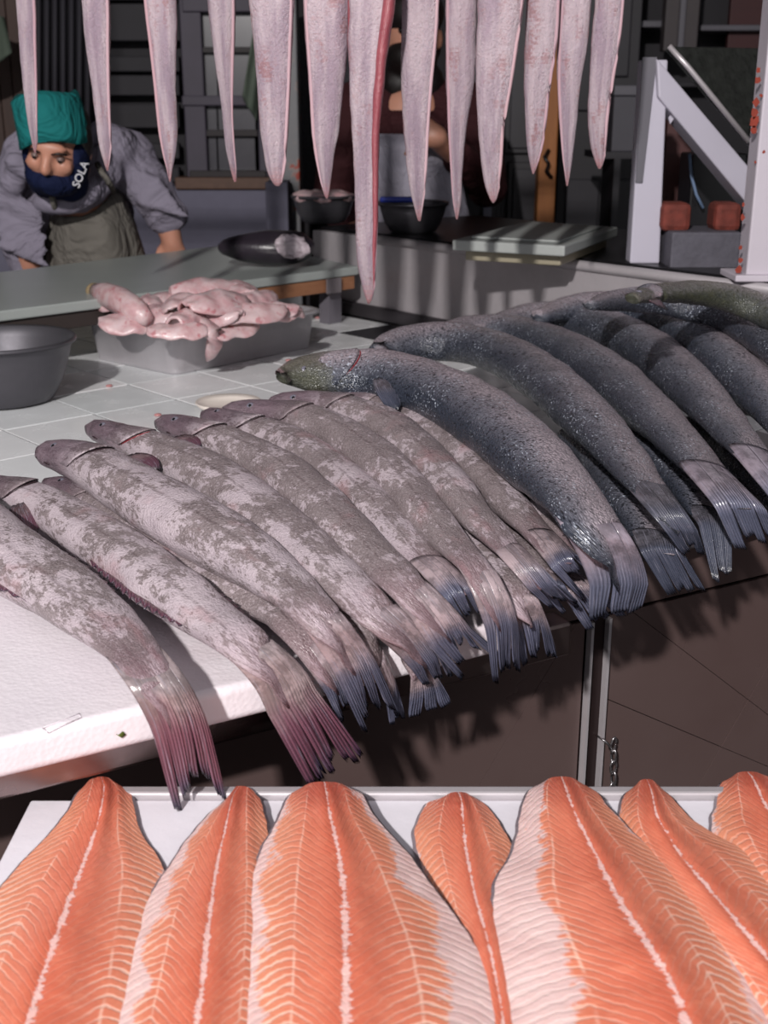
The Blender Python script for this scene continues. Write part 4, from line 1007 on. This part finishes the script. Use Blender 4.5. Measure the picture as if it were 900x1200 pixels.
# ---------------------------------------------------------------- white angled stand
WHT = plain('painted_white', srgb(186, 182, 196), .45, sc=4, var=.07)
SIDE_SHADE = plain('post_side_shade', srgb(96, 94, 102), .5, sc=6, var=.1)
pb0 = P(757, 309, LZ)
stn = thing('angled_stand', pb0, 'white painted steel stand with a sloping arm on the black counter', 'stand')
YS = pb0.y
a0, a1 = PY(740, 308, YS), PY(772, 308, YS); t0_, t1_ = PY(756, 70, YS), PY(782, 70, YS)
quadslab('post', [PY(738, 309, YS), PY(773, 309, YS), PY(783, 70, YS), PY(753, 70, YS)], .04, WHT, stn, .003)
quadslab('arm', [PY(770, 68, YS-.01), PY(890, 210, YS+.02), PY(890, 256, YS+.02), PY(772, 114, YS-.01)], .045, WHT, stn, .003)
quadslab('brace', [PY(783, 138, YS+.01), PY(797, 120, YS), PY(801, 124, YS), PY(785, 146, YS+.01)], .012, WHT, stn, .001)
quadslab('shaded_side', [PY(753, 67, YS-.004), PY(770, 67, YS-.004), PY(753, 214, YS-.004), PY(745, 214, YS-.004)], .003, SIDE_SHADE, stn)  # grey plate paints shade on the side of the white post
wet = plain('wet_dark_metal', srgb(62, 64, 62), .18, .4, sc=70, var=.5, bump=.5, bsc=160)
gl = quadslab('sloping_tray', [PY(784, 54, YS-.01), PY(905, 56, YS+.10), PY(905, 190, YS+.02), PY(880, 165, YS-.03)], .012, wet, None, .002); own(gl)
WOFF[gl.name] = Vector(gl.location)
tag(gl, 'dark wet sloping metal tray resting on the white stand arm', 'tray')
tube('tray_edge', [PY(784, 54, YS-.02), PY(806, 78, YS-.025), PY(878, 166, YS-.035)], .0045, STEEL, gl, 8)
# rusty white post at right
RW = rusty('rusty_white_paint', srgb(196, 188, 198), .665)
pr = thing('white_post', P(905, 331, LZ), 'white painted post with orange rust chips at the right picture edge', 'post')
Yp = P(862, 329, LZ).y; xl = PY(863, 325, Yp+.05).x
box('post', (xl+.06, Yp+.025, (LZ+3)/2), (.12, .05, 3-LZ), RW, pr, bev=.003)
box('foot_plate', (xl+.055, Yp+.03, LZ+.005), (.15, .09, .010), RW, pr, bev=.002)
pxr = plain('rust_chip', srgb(140, 52, 36), .8, sc=90, var=.3)
for (x, y, r) in ((889, 82, 3), (888, 94, 4), (892, 112, 2), (886, 120, 4), (884, 132, 5), (884, 142, 6), (884, 152, 4), (870, 255, 3), (868, 290, 2.5), (868, 305, 3), (866, 316, 4), (895, 178, 2), (885, 190, 1.5), (871, 240, 2)):
    p = PY(x, y, Yp-.0008); rn = random.Random(x*y); V = [p+Vector((pxs(r, p)*rn.uniform(.6, 1.2)*math.cos(k*.785), 0, pxs(r, p)*1.3*rn.uniform(.6, 1.2)*math.sin(k*.785))) for k in range(8)]
    mesh('rust_spot', V, [list(range(8))], pxr, pr, False, label='orange rust chip')
# things behind the stand
GB = plain('grey_crate', srgb(84, 82, 92), .7, sc=60, var=.25, bump=.5, bsc=120); ORC = plain('orange_red', srgb(112, 48, 38), .8, sc=60, var=.5, bump=.8, bsc=90)
o = pxbox('grey_crate', 786, 272, 868, 318, 2.03, .12, GB, bev=.004); own(o); tag(o, 'rough grey crate under the sloping arm of the stand', 'crate')
for (x0, x1, lab) in ((776, 811, 'orange red block behind the stand, left of the two on the crate'), (838, 870, 'orange red block next to the rusty post, right of the two on the crate')):
    o = pxbox('orange_block', x0, 238, x1, 272, 2.06, .06, ORC, bev=.01); own(o); tag(o, lab, 'block')
o = pxbox('dark_box', 808, 180, 872, 290, 2.30, .10, plain('dark_box_plastic', srgb(14, 13, 18), .35), bev=.004); own(o); tag(o, 'black box standing behind the orange red blocks', 'box')
o = tube('arc_highlight', [PY(808, 180, 2.28), PY(810, 205, 2.28), PY(816, 228, 2.28), PY(824, 244, 2.28)], .003, plain('pale_blue', srgb(110, 130, 160), .4), None, 8); own(o); tag(o, 'thin pale blue curved highlight, built as a solid arc, in front of the black box', 'highlight')  # tube imitates a curved highlight on something dark
o = pxbox('maroon_board', 778, 120, 808, 300, 2.45, .03, wood('maroon', srgb(52, 26, 26), srgb(80, 40, 40)), bev=.002); own(o); tag(o, 'dark maroon board seen through the stand frame', 'board')

# ---------------------------------------------------------------- background
def bgthing(name, px, py, Y, label, cat): return thing(name, Vector((PY(px, py, Y).x, Y, PY(px, py, Y).z)), label, cat)
LW = plain('lilac_masonry', srgb(112, 110, 128), .8, sc=6, var=.2, bump=.5, bsc=25)
zt = PY(250, 219, 4.35).z; x0, x1 = PY(-150, 250, 4.35).x, PY(336, 250, 4.35).x
struct(box('wall_low', ((x0+x1)/2, 4.45, zt/2), (x1-x0, .2, zt), LW))
FR = plain('lilac_frame', srgb(72, 66, 80), .6, sc=8, var=.2); BRN = wood('brown_sill', srgb(70, 48, 40), srgb(112, 82, 66), (20, 20, 40)); DKF = plain('dark_muntin', srgb(36, 28, 32), .6)
PANE = plain('grey_pane', srgb(74, 72, 80), .25, sc=12, var=.2)  # even grey panes with slight random tone
wn = thing('window_1', Vector((PY(275, 200, 4.4).x, 4.4, PY(275, 215, 4.4).z)), 'lilac framed window with grey panes above the low wall', 'window'); del wn['category']; wn['kind'] = 'structure'
pxbox('frame', 213, -60, 238, 214, 4.38, .06, FR, wn, .004)
pxbox('frame', 300, -60, 312, 214, 4.38, .06, FR, wn, .004)
pxbox('frame', 213, 112, 312, 124, 4.37, .06, FR, wn, .004)
pxbox('frame', 213, -5, 312, 14, 4.37, .06, FR, wn, .004)
pxbox('sill', 205, 208, 336, 222, 4.33, .10, BRN, wn, .004); pxbox('sill', 222, 200, 312, 208, 4.36, .06, DKF, wn, .003)
pxbox('muntin', 222, 55, 302, 62, 4.39, .03, DKF, wn, .002); pxbox('muntin', 222, 152, 302, 160, 4.39, .03, DKF, wn, .002)
for (ya, yb) in ((14, 55), (62, 112), (124, 152), (160, 200)):
    for (xa, xb) in ((225, 254), (256, 299)): pxbox('pane', xa, ya, xb, yb, 4.42, .006, PANE, wn)
# shelves / dark shutter
sh = bgthing('dark_shelving', 165, 200, 4.5, 'dark shelving unit behind the worker, between the pipes and the window', 'shelf')
DG = plain('dark_grey_wood', srgb(44, 42, 48), .7, sc=8, var=.25); DG2 = plain('darker_wood', srgb(34, 32, 38), .7)
pxbox('back_panel', 105, -60, 214, 260, 4.62, .03, DG2, sh)
for (ya, yb) in ((-30, 0), (4, 48), (66, 84), (88, 112), (122, 150), (168, 186), (196, 214)): pxbox('shelf_board', 112, ya, 210, yb, 4.52, .05, DG, sh, .004)
pxbox('side_post', 104, -60, 113, 260, 4.48, .08, DG, sh, .003)
# curtain
V = []; Fc = []
for i in range(61):
    for j in range(2):
        p = PY(38+i*1.15, -60 if j == 0 else 200, 4.4+.03*math.sin(i*.75)); V.append(p)
for i in range(60): Fc.append([i*2, i*2+2, i*2+3, i*2+1])
o = mesh('dark_curtain', V, Fc, plain('curtain_cloth', srgb(50, 48, 56), .75), None, True); solid(o, .004); own(o); tag(o, 'dark pleated curtain hanging behind the teal kerchief', 'curtain')
pl_ = bgthing('plank_panel', 15, 220, 4.55, 'brown plank panel at the far upper left', 'panel')
for k in range(7): pxbox('plank', -60+k*15, -60, -46+k*15, 260, 4.5+.004*(k % 2), .03, wood('brown_plank%d' % (k % 2), srgb(44, 30, 26), srgb(78, 54, 44), (30, 30, 3)), pl_, .002)
def cloth(name, quad, Y, mat, label, cat='cloth'):
    V = []; Fc = []; n1, n2 = 10, 14
    for i in range(n1+1):
        for j in range(n2+1):
            u, v = i/n1, j/n2; a = [lerp(quad[0][k], quad[1][k], u) for k in (0, 1)]; b = [lerp(quad[3][k], quad[2][k], u) for k in (0, 1)]
            V.append(PY(lerp(a[0], b[0], v), lerp(a[1], b[1], v), Y+.02*math.sin(u*7+v)))
    for i in range(n1):
        for j in range(n2): a_ = i*(n2+1)+j; Fc.append([a_, a_+n2+1, a_+n2+2, a_+1])
    o = mesh(name, V, Fc, mat, None, True); solid(o, .006); own(o); return tag(o, label, cat)
GRN = plain('faded_green', srgb(96, 108, 96), .8, sc=15, var=.2)
cloth('green_rag', [(-40, 10), (4, 20), (14, 62), (-40, 100)], 4.2, GRN, 'faded green rag hanging at the far upper left corner')
cloth('green_bag', [(296, 40), (308, 40), (300, 142), (284, 112)], 4.335, GRN, 'pale green bag hanging beside the window', 'bag')
# grey column behind blunt eel
cg = rusty('stained_grey', srgb(118, 118, 122), .60)
Yc = 3.9; xa, xb = PY(314, 150, Yc).x, PY(350, 150, Yc).x
o = box('grey_column', ((xa+xb)/2, Yc+.06, 1.5), (xb-xa, .12, 3.0), cg, bev=.004); own(o); tag(o, 'grey stained column behind the wide blunt hanging eel', 'column')
zt2 = PY(330, 275, 3.6).z
o = pxbox('lilac_block', 312, 213, 338, 300, 3.75, .12, LW, bev=.004); own(o); tag(o, 'lilac painted block at the foot of the grey column', 'block')
o = pxbox('speckled_panel', 350, 20, 445, 232, 4.3, .04, plain('speckled_dark', srgb(50, 48, 54), .8, sc=90, var=.6), bev=.003); own(o); tag(o, 'dark speckled panel behind the two middle left eels', 'panel')
# dark cupboard
cp = bgthing('dark_cupboard', 590, 290, 3.9, 'dark cupboard with recessed door panels behind the broad eel', 'cupboard')
CUP = plain('cupboard_black', srgb(34, 31, 38), .5, sc=8, var=.3); CUP2 = plain('cupboard_panel', srgb(38, 35, 43), .45, sc=8, var=.3)
pxbox('body', 528, -60, 640, 330, 3.95, .3, CUP, cp, .004)
for (xa, ya, xb, yb) in ((540, 190, 588, 300), (594, 190, 634, 300), (540, -40, 588, 180), (594, -40, 634, 180)):
    d_ = pxbox('door', xa, ya, xb, yb, 3.93, .02, CUP, cp, .003); pxbox('door_panel', xa+6, ya+8, xb-6, yb-6, 3.922, .006, CUP2, d_, .003)
pxbox('reflection_strip', 566, 225, 576, 290, 3.90, .012, plain('pale_strip', srgb(120, 120, 138), .4), cp, .002)  # pale strip painted as a reflection on the cupboard door
o = pxbox('wood_post', 634, -40, 655, 300, 3.8, .08, wood('orange_post', srgb(128, 76, 36), srgb(170, 108, 56), (30, 30, 4)), bev=.004); WOFF[o.name] = Vector((0, 0, 0)); own(o); tag(o, 'orange brown wooden post behind the short blotched eel', 'post')
hkm = plain('black_iron', srgb(20, 18, 20), .4)
tube('iron_hook', [PY(643, 176, 3.79), PY(638, 184, 3.77), PY(643, 192, 3.77), PY(640, 200, 3.77), PY(646, 208, 3.79)], .006, hkm, o, 8)
dp = bgthing('dark_door', 700, 300, 4.2, 'dark panelled door behind the rightmost eels', 'door')
pxbox('leaf', 656, -60, 745, 330, 4.25, .05, CUP, dp, .003)
for (xa, ya, xb, yb) in ((662, -30, 700, 130), (706, -30, 740, 90), (662, 210, 700, 320), (706, 210, 740, 320)): pxbox('panel', xa, ya, xb, yb, 4.235, .012, CUP2, dp, .004)
o = pxbox('pale_box', 718, 112, 752, 178, 3.7, .2, plain('pale_box_m', srgb(70, 68, 76), .5), bev=.004); WOFF[o.name] = Vector((0, 0, 0)); own(o); tag(o, 'greyish box with a paler lid, left of the white stand', 'box')
o2 = pxbox('lid', 720, 100, 750, 112, 3.69, .2, plain('pale_lid_m', srgb(92, 90, 98), .5), o, .003)
bx = bgthing('box_shelf', 735, 178, 3.7, 'dark shelf bracket holding the greyish box', 'shelf')
pxbox('board', 700, 178, 770, 186, 3.68, .24, CUP, bx); pxbox('upright', 705, 186, 712, 700, 3.68, .2, CUP, bx)
su = bgthing('dark_shelf_unit', 810, 200, 4.3, 'dark shelf unit with thin pale shelf edges at the upper right', 'shelf')
PE = plain('pale_edge', srgb(92, 90, 98), .5)
pxbox('back', 745, -80, 960, 330, 4.55, .03, DG2, su)
pxbox('column', 782, -80, 822, 60, 4.25, .06, plain('brown_grey', srgb(66, 60, 62), .6), su, .004); pxbox('pipe_strip', 799, -80, 806, 60, 4.23, .02, PE, su, .003)
pxbox('shelf', 733, 24, 782, 32, 4.35, .2, PE, su, .003); pxbox('shelf', 822, 29, 900, 36, 4.35, .2, PE, su, .003)
pxbox('shelf', 733, 96, 960, 102, 4.4, .15, DG, su, .003); pxbox('red_panel', 858, -80, 930, 60, 4.4, .03, wood('dark_red', srgb(48, 20, 24), srgb(70, 28, 30)), su, .003)

# ---------------------------------------------------------------- people
RS = .87
def cap(bm, p0, p1, r0, r1):
    r0 *= RS; r1 *= RS
    p0, p1 = Vector(p0), Vector(p1); d = p1-p0; n = max(2, int(d.length/(min(r0, r1)*.45)))
    for i in range(n+1):
        k = i/n; bmesh.ops.create_icosphere(bm, subdivisions=2, radius=lerp(r0, r1, k), matrix=Matrix.Translation(p0.lerp(p1, k)))
def ell(bm, c, r, rot=None):
    bmesh.ops.create_icosphere(bm, subdivisions=3, radius=1, matrix=Matrix.Translation(c) @ (rot if rot else Matrix.Identity(4)) @ Matrix.Diagonal((r[0]*RS, r[1]*RS, r[2]*RS, 1)))
def blob(name, bm, mat, parent, vox=.007, sm=8, label=None):
    o = bmobj(name, bm, mat, parent, True, label=label)
    r = o.modifiers.new('r', 'REMESH'); r.mode = 'VOXEL'; r.voxel_size = vox; r.use_smooth_shade = True
    s = o.modifiers.new('s', 'SMOOTH'); s.factor = .6; s.iterations = sm
    return o
def skin(): 
    m = NM('person_skin', .45); g = m.geo(); m.col(m.mix(m.noise(g, 20, 4), srgb(176, 120, 100), srgb(204, 150, 128))); m.b.inputs['Subsurface Weight'].default_value = .05; m.b.inputs['Subsurface Scale'].default_value = .01; return m.m
SKIN = skin()
def fabric(name, c, sc=40): 
    m = NM(name, .85, 0, .25); g = m.geo(); m.col(m.mix(m.noise(g, 14, 5), tuple(x*.75 for x in c[:3])+(1,), c))
    b = m.bump(m.noise(g, 9, 3, .6, 1.2), 1., .03); m.norm(m.bump(m.noise(g, 500, 2), .3, .001, b)); return m.m
HOOD = fabric('grey_hoodie', srgb(140, 134, 150)); APR = fabric('olive_grey_apron', srgb(112, 108, 102)); NAVY = fabric('navy_mask', srgb(14, 24, 58)); TEAL = fabric('teal_cloth', srgb(24, 116, 116)); TROU = fabric('dark_trousers', srgb(40, 40, 52)); HAIR = plain('dark_hair', srgb(24, 18, 18), .5, sc=80, var=.4)
w1 = thing('person', Vector((PY(100, 300, 3.05).x, 3.05, 0)), 'stooping worker in a grey hoodie, olive apron, navy face mask and teal kerchief', 'person')
KP = .87
def px3(px, py, Y): return PY(px, py, Y*KP)
HC = px3(66, 166, 3.10)             # head centre
sF = 3.1/F                          # metres per pixel near the head
def h3(dx, dy, dz=0): return HC+Vector((dx*sF, dz, -dy*sF))
bm = bmesh.new()
tilt = Matrix.Rotation(math.radians(10), 4, 'Y') @ Matrix.Rotation(math.radians(22), 4, 'X')
def hl(x, y, z): return HC+(tilt @ Vector((x, y, z)))*KP     # head-local, y=-forward
ell(bm, hl(0, .025, .02), (.068, .082, .086), tilt)        # cranium
ell(bm, hl(0, -.015, -.035), (.064, .070, .080), tilt)     # face
ell(bm, hl(0, -.045, -.085), (.036, .036, .032), tilt)     # chin
ell(bm, hl(0, -.075, .018), (.050, .018, .018), tilt)      # brow
for s in (-1, 1): ell(bm, hl(s*.036, -.066, -.030), (.024, .020, .022), tilt); ell(bm, hl(s*.078, .01, -.02), (.010, .018, .028), tilt)
cap(bm, hl(0, -.082, .012), hl(0, -.104, -.030), .009, .014); ell(bm, hl(0, -.100, -.034), (.018, .014, .011), tilt)
NK = px3(92, 215, 3.28)
cap(bm, hl(0, .03, -.06), NK, .050, .055); cap(bm, NK, px3(98, 240, 3.35), .055, .08)
# forearm, hand (her left arm) and the other
E1_ = px3(192, 250, 3.42); W1_ = px3(203, 286, 3.42); 
cap(bm, E1_, W1_, .040, .029)
Hd = px3(204, 300, 3.43)
ell(bm, (W1_+Hd)/2+Vector((0, 0, -.01)), (.038, .022, .045))
for k in range(4):
    b_ = Hd+Vector(((k-1.5)*.018, -.004, -.005)); L = (.030, .036, .034, .026)[k]
    cap(bm, b_, b_+Vector((.002*(k-1.5), -.012, -L)), .0085, .0078); cap(bm, b_+Vector((.002*(k-1.5), -.012, -L)), b_+Vector((.003*(k-1.5), .004, -L*1.7)), .0078, .0068)
cap(bm, Hd+Vector((-.034, -.005, .020)), Hd+Vector((-.050, -.020, -.020)), .010, .008)
E2_ = px3(22, 262, 3.30); W2_ = px3(40, 330, 3.35)
cap(bm, E2_, W2_, .038, .028); Hd2 = W2_+Vector((.01, 0, -.05)); ell(bm, Hd2, (.036, .022, .045))
for k in range(4):
    b_ = Hd2+Vector(((k-1.5)*.018, 0, -.03)); L = (.030, .036, .034, .026)[k]
    cap(bm, b_, b_+Vector((0, -.012, -L)), .0085, .0078); cap(bm, b_+Vector((0, -.012, -L)), b_+Vector((0, .004, -L*1.7)), .0078, .0068)
cap(bm, Hd2+Vector((.034, -.005, .010)), Hd2+Vector((.050, -.020, -.020)), .010, .008)
HIP = Vector((PY(105, 300, 3.15).x, 3.18, .93))
cap(bm, px3(98, 240, 3.38), HIP, .09, .09)
for s in (-1, 1):
    cap(bm, HIP+Vector((s*.08, 0, -.03)), HIP+Vector((s*.10, -.02, -.46)), .075, .055); cap(bm, HIP+Vector((s*.10, -.02, -.46)), HIP+Vector((s*.10, .03, -.86)), .055, .038)
    cap(bm, HIP+Vector((s*.10, .03, -.88)), HIP+Vector((s*.11, -.12, -.895)), .034, .030)
blob('body', bm, SKIN, w1, .0075, 5)
# hoodie
bm = bmesh.new()
SL, SR = px3(30, 212, 3.40), px3(148, 188, 3.42)
cap(bm, SL, SR, .085, .088); ell(bm, px3(92, 245, 3.45), (.150, .12, .14)); cap(bm, px3(96, 250, 3.47), HIP+Vector((0, 0, .05)), .15, .155)
cap(bm, SR, px3(176, 222, 3.40), .080, .068); cap(bm, px3(176, 222, 3.40), px3(194, 254, 3.42), .066, .054)
cap(bm, px3(188, 256, 3.42), px3(204, 252, 3.42), .044, .044)
cap(bm, SL, px3(18, 262, 3.34), .085, .068); cap(bm, px3(18, 262, 3.34), px3(32, 312, 3.36), .066, .050)
ell(bm, px3(70, 237, 3.20), (.075, .04, .035)); ell(bm, px3(86, 226, 3.20), (.070, .045, .045)); ell(bm, px3(100, 222, 3.24), (.06, .05, .05))
for k in range(15):
    a = math.pi*(-.15+1.3*k/14)+.0; c = px3(72, 205, 3.30)+Vector((.115*math.cos(a), .075*math.sin(a), .045*math.sin(a)+.01)); ell(bm, c, (.036, .036, .040))
for k in range(9):
    t = k/8; c = px3(lerp(18, 95, t), lerp(190, 238, t), 3.22+.02*math.sin(t*3)); ell(bm, c, (.030, .030, .028))
for k in range(6):
    t = k/5; c = px3(lerp(118, 95, t), lerp(180, 238, t), 3.27); ell(bm, c, (.026, .03, .03))
for (x_, y_, r_) in ((20, 200, .055), (24, 180, .05), (34, 166, .042), (48, 176, .04), (120, 165, .05), (135, 175, .06)): ell(bm, px3(x_, y_, 3.36), (r_, r_, r_*1.1))
# sleeve folds
for k in range(4): p = px3(lerp(160, 192, k/3), lerp(205, 246, k/3), 3.34); cap(bm, p+Vector((-.05, 0, .02)), p+Vector((.05, 0, -.012)), .014, .012)
for k in range(5): p = px3(lerp(22, 28, k/4), lerp(235, 300, k/4), 3.27); cap(bm, p+Vector((-.05, 0, .025)), p+Vector((.05, 0, -.02)), .014, .012)
blob('hoodie', bm, HOOD, w1, .009, 4)
bm = bmesh.new()
cap(bm, HIP+Vector((-.06, 0, 0)), HIP+Vector((.06, 0, 0)), .13, .13)
for s in (-1, 1): cap(bm, HIP+Vector((s*.09, 0, -.05)), HIP+Vector((s*.11, -.02, -.46)), .098, .075); cap(bm, HIP+Vector((s*.11, -.02, -.46)), HIP+Vector((s*.11, .03, -.84)), .072, .060)
blob('trousers', bm, TROU, w1, .012, 6)
for s in (-1, 1):
    bm = bmesh.new(); cap(bm, HIP+Vector((s*.11, .05, -.880)), HIP+Vector((s*.12, -.13, -.885)), .047, .044); blob('boot', bm, HAIR, w1, .01, 4)
# apron sheet in front of the torso
V = []; Fc = []; nu, nv = 16, 14
top = [(0, 54, 252), (.2, 72, 253), (.45, 96, 254), (.65, 113, 246), (.85, 126, 232), (1, 135, 221)]
for i in range(nu+1):
    u = i/nu; tx = interp([t[0] for t in top], [t[1] for t in top], u); tyy = interp([t[0] for t in top], [t[2] for t in top], u)
    bxx = lerp(46, 182, u)
    for j in range(nv+1):
        v = j/nv; px = lerp(tx, bxx, v**.7); py = lerp(tyy, 345, v); Y = 3.335-.075*math.sin(math.pi*min(1, max(0, u)))+.03*abs(2*u-1)**3+.02*v+.006*math.sin(u*14+v*3)
        V.append(px3(px, py, Y))
for i in range(nu):
    for j in range(nv): a_ = i*(nv+1)+j; Fc.append([a_, a_+1, a_+nv+2, a_+nv+1])
ap = mesh('apron', V, Fc, APR, w1, True); solid(ap, .005, 1)
tube('apron_strap', [px3(133, 223, 3.24), px3(126, 212, 3.19), px3(119, 201, 3.19), px3(114, 192, 3.22)], .007, APR, w1, 8)
tube('apron_strap', [px3(66, 252, 3.24), px3(64, 243, 3.17), px3(61, 232, 3.12)], .007, APR, w1, 8)
# mask
bm = bmesh.new(); ell(bm, hl(0, -.020, -.078), (.074, .078, .050), tilt); ell(bm, hl(0, .0, -.062), (.083, .062, .052), tilt); ell(bm, hl(.055, -.002, -.030), (.030, .050, .050), tilt); ell(bm, hl(-.058, -.002, -.035), (.026, .045, .045), tilt); ell(bm, hl(0, -.060, -.070), (.040, .042, .030), tilt)
cap(bm, hl(-.03, .01, -.11), hl(.03, .01, -.11), .050, .050)
blob('face_mask', bm, NAVY, w1, .006, 5)
txc = bpy.data.curves.new('mask_lettering', 'FONT'); txc.body = 'SOLA'; txc.size = .024; txc.extrude = .0012; txc.align_x = 'CENTER'; txc.align_y = 'CENTER'; txc.materials.append(plain('letter_white', srgb(220, 220, 226), .6))
_t = bpy.data.objects.new('mask_lettering', txc); tx = bpy.data.objects.new('mask_lettering', bpy.data.meshes.new_from_object(_t)); bpy.data.objects.remove(_t); C.objects.link(tx); tx.parent = w1
tp = hl(.076, -.060, -.045); tx.location = tp-Vector(w1.location); tx.rotation_euler = (math.radians(80), math.radians(-62), math.radians(38))
# eyes, brows, hair, kerchief
for s in (-1, 1):
    e = mesh('eye', *sphere(hl(s*.031, -.078, -.006), .0085, None, .8), plain('eye_white', srgb(120, 100, 96), .3), w1); mesh('iris', *sphere(hl(s*.031, -.0835, -.009), .005, None, .8), PUP, e)
    tube('eyebrow', [hl(s*.014, -.094, .010), hl(s*.032, -.094, .016), hl(s*.050, -.082, .010)], [.002, .0028, .0018], HAIR, w1, 6)
bm = bmesh.new(); ell(bm, hl(0, .038, .015), (.077, .082, .088), tilt); ell(bm, hl(0, -.02, .045), (.067, .070, .030), tilt)
for s in (-1, 1): ell(bm, hl(s*.072, .01, .0), (.016, .03, .05), tilt)
blob('hair', bm, HAIR, w1, .006, 3)
V = []; Fc = []; seg = 40; lev = [(31, 172, 99, 165, .098), (30, 162, 98, 154, .102), (27, 146, 93, 137, .104), (24, 132, 89, 124, .098), (20, 117, 85, 111, .086), (22, 114, 83, 109, .066)]
for (xl_, yl_, xr_, yr_, dp_) in lev:
    a_ = px3(xl_, yl_, 3.10); b_ = px3(xr_, yr_, 3.10); c = (a_+b_)/2+Vector((0, .0, 0)); hx = (b_-a_)/2*1.10
    for k in range(seg):
        f = 2*math.pi*k/seg; cs, sn = math.cos(f), math.sin(f)
        cs_ = math.copysign(abs(cs)**.8, cs)
        V.append(c+hx*cs_*1.04+Vector((0, dp_*.87*sn, -.012*sn*0+.006*math.sin(3*f))))
for r in range(len(lev)-1):
    for k in range(seg): Fc.append([r*seg+k, r*seg+(k+1) % seg, (r+1)*seg+(k+1) % seg, (r+1)*seg+k])
Fc.append([(len(lev)-1)*seg+k for k in range(seg)])
kc = mesh('kerchief', V, Fc, TEAL, w1, True, label='teal cloth kerchief'); solid(kc, .004, 0)
# second worker behind the eels
RS = 1.; X2 = PY(484, 200, 3.2).x; Y2 = 3.46
w2 = thing('person', Vector((X2, Y2, 0)), 'standing worker in dark maroon jacket and white apron, mostly hidden behind the eels', 'person')
def v2(x, y, z): return Vector((X2+x, Y2+y, z))
bm = bmesh.new(); ell(bm, v2(0, 0, 1.60), (.075, .09, .105)); ell(bm, v2(0, -.03, 1.555), (.060, .06, .07)); ell(bm, v2(0, -.095, 1.575), (.012, .016, .02))
for s in (-1, 1): ell(bm, v2(s*.076, .005, 1.58), (.010, .016, .028))
cap(bm, v2(0, .01, 1.50), v2(0, .02, 1.40), .052, .058); cap(bm, v2(0, .02, 1.38), v2(0, .02, .95), .11, .11)
fa0, fa1 = v2(.20, -.08, 1.22), v2(.07, -.24, 1.32); cap(bm, fa0, fa1, .038, .028); ell(bm, v2(.055, -.262, 1.335), (.035, .026, .032))
for k in range(4): b_ = v2(.035-.004*k, -.275, 1.36-.018*k); cap(bm, b_, b_+Vector((-.030, -.006, -.006)), .008, .0078); cap(bm, b_+Vector((-.030, -.006, -.006)), b_+Vector((-.044, .012, -.014)), .0078, .007)
cap(bm, v2(.06, -.26, 1.36), v2(.03, -.285, 1.385), .010, .008)
gb0, gb1 = v2(-.20, -.06, 1.14), v2(-.14, -.24, 1.08); cap(bm, gb0, gb1, .038, .028); ell(bm, v2(-.13, -.275, 1.06), (.034, .036, .028))
for k in range(4): b_ = v2(-.155+.017*k, -.30, 1.055); cap(bm, b_, b_+Vector((0, -.03, -.012)), .008, .0075); cap(bm, b_+Vector((0, -.03, -.012)), b_+Vector((0, -.035, -.034)), .0075, .007)
cap(bm, v2(-.10, -.27, 1.06), v2(-.08, -.31, 1.05), .010, .008)
for s in (-1, 1): cap(bm, v2(s*.08, 0, .9), v2(s*.09, 0, .48), .075, .055); cap(bm, v2(s*.09, 0, .48), v2(s*.09, .03, .06), .055, .038); cap(bm, v2(s*.09, .03, .05), v2(s*.10, -.13, .035), .034, .03)
blob('body', bm, SKIN, w2, .008, 5)
MAR = fabric('maroon_jacket', srgb(58, 26, 30))
bm = bmesh.new(); cap(bm, v2(-.15, .02, 1.40), v2(.15, .02, 1.40), .082, .082); cap(bm, v2(0, .02, 1.30), v2(0, .02, .95), .15, .15)
cap(bm, v2(.17, .02, 1.39), v2(.21, -.05, 1.20), .075, .06); cap(bm, fa0, fa0.lerp(fa1, .6), .055, .048); cap(bm, v2(-.17, .02, 1.39), v2(-.22, -.02, 1.16), .075, .06); cap(bm, gb0, gb0.lerp(gb1, .6), .055, .048)
blob('jacket', bm, MAR, w2, .010, 5)
V = []; Fc = []
for i in range(13):
    for j in range(13):
        u, v = i/12, j/12; wd = lerp(.10, .19, min(1, v*2.2)); V.append(v2((u-.5)*2*wd, -.16-.04*math.sin(u*math.pi)+.012*math.sin(u*12)*v, lerp(1.34, .55, v)))
for i in range(12):
    for j in range(12): a_ = i*13+j; Fc.append([a_, a_+1, a_+14, a_+13])
ap = mesh('apron', V, Fc, fabric('white_apron', srgb(168, 164, 178)), w2, True); solid(ap, .005, 1)
bm = bmesh.new(); cap(bm, v2(0, .02, 1.0), v2(0, .02, .9), .16, .15)
for s in (-1, 1): cap(bm, v2(s*.09, 0, .88), v2(s*.10, 0, .48), .095, .075); cap(bm, v2(s*.10, 0, .48), v2(s*.10, .03, .09), .075, .06)
blob('trousers', bm, TROU, w2, .012, 5)
for s in (-1, 1):
    bm = bmesh.new(); cap(bm, v2(s*.10, .05, .048), v2(s*.11, -.13, .048), .047, .044); blob('boot', bm, HAIR, w2, .01, 4)
bm = bmesh.new(); ell(bm, v2(0, .0, 1.645), (.088, .108, .078)); cap(bm, v2(-.04, .06, 1.56), v2(.04, .06, 1.56), .045, .045); blob('hair', bm, HAIR, w2, .008, 3)
bm = bmesh.new(); ell(bm, v2(0, -.035, 1.535), (.072, .075, .052)); cap(bm, v2(-.03, .0, 1.47), v2(.03, 0, 1.47), .062, .062); blob('face_mask', bm, HAIR, w2, .008, 3)  # dark mask added only to keep this face dark
for s in (-1, 1): mesh('eye', *sphere(v2(s*.028, -.088, 1.598), .010, None, .8), PUP, w2)
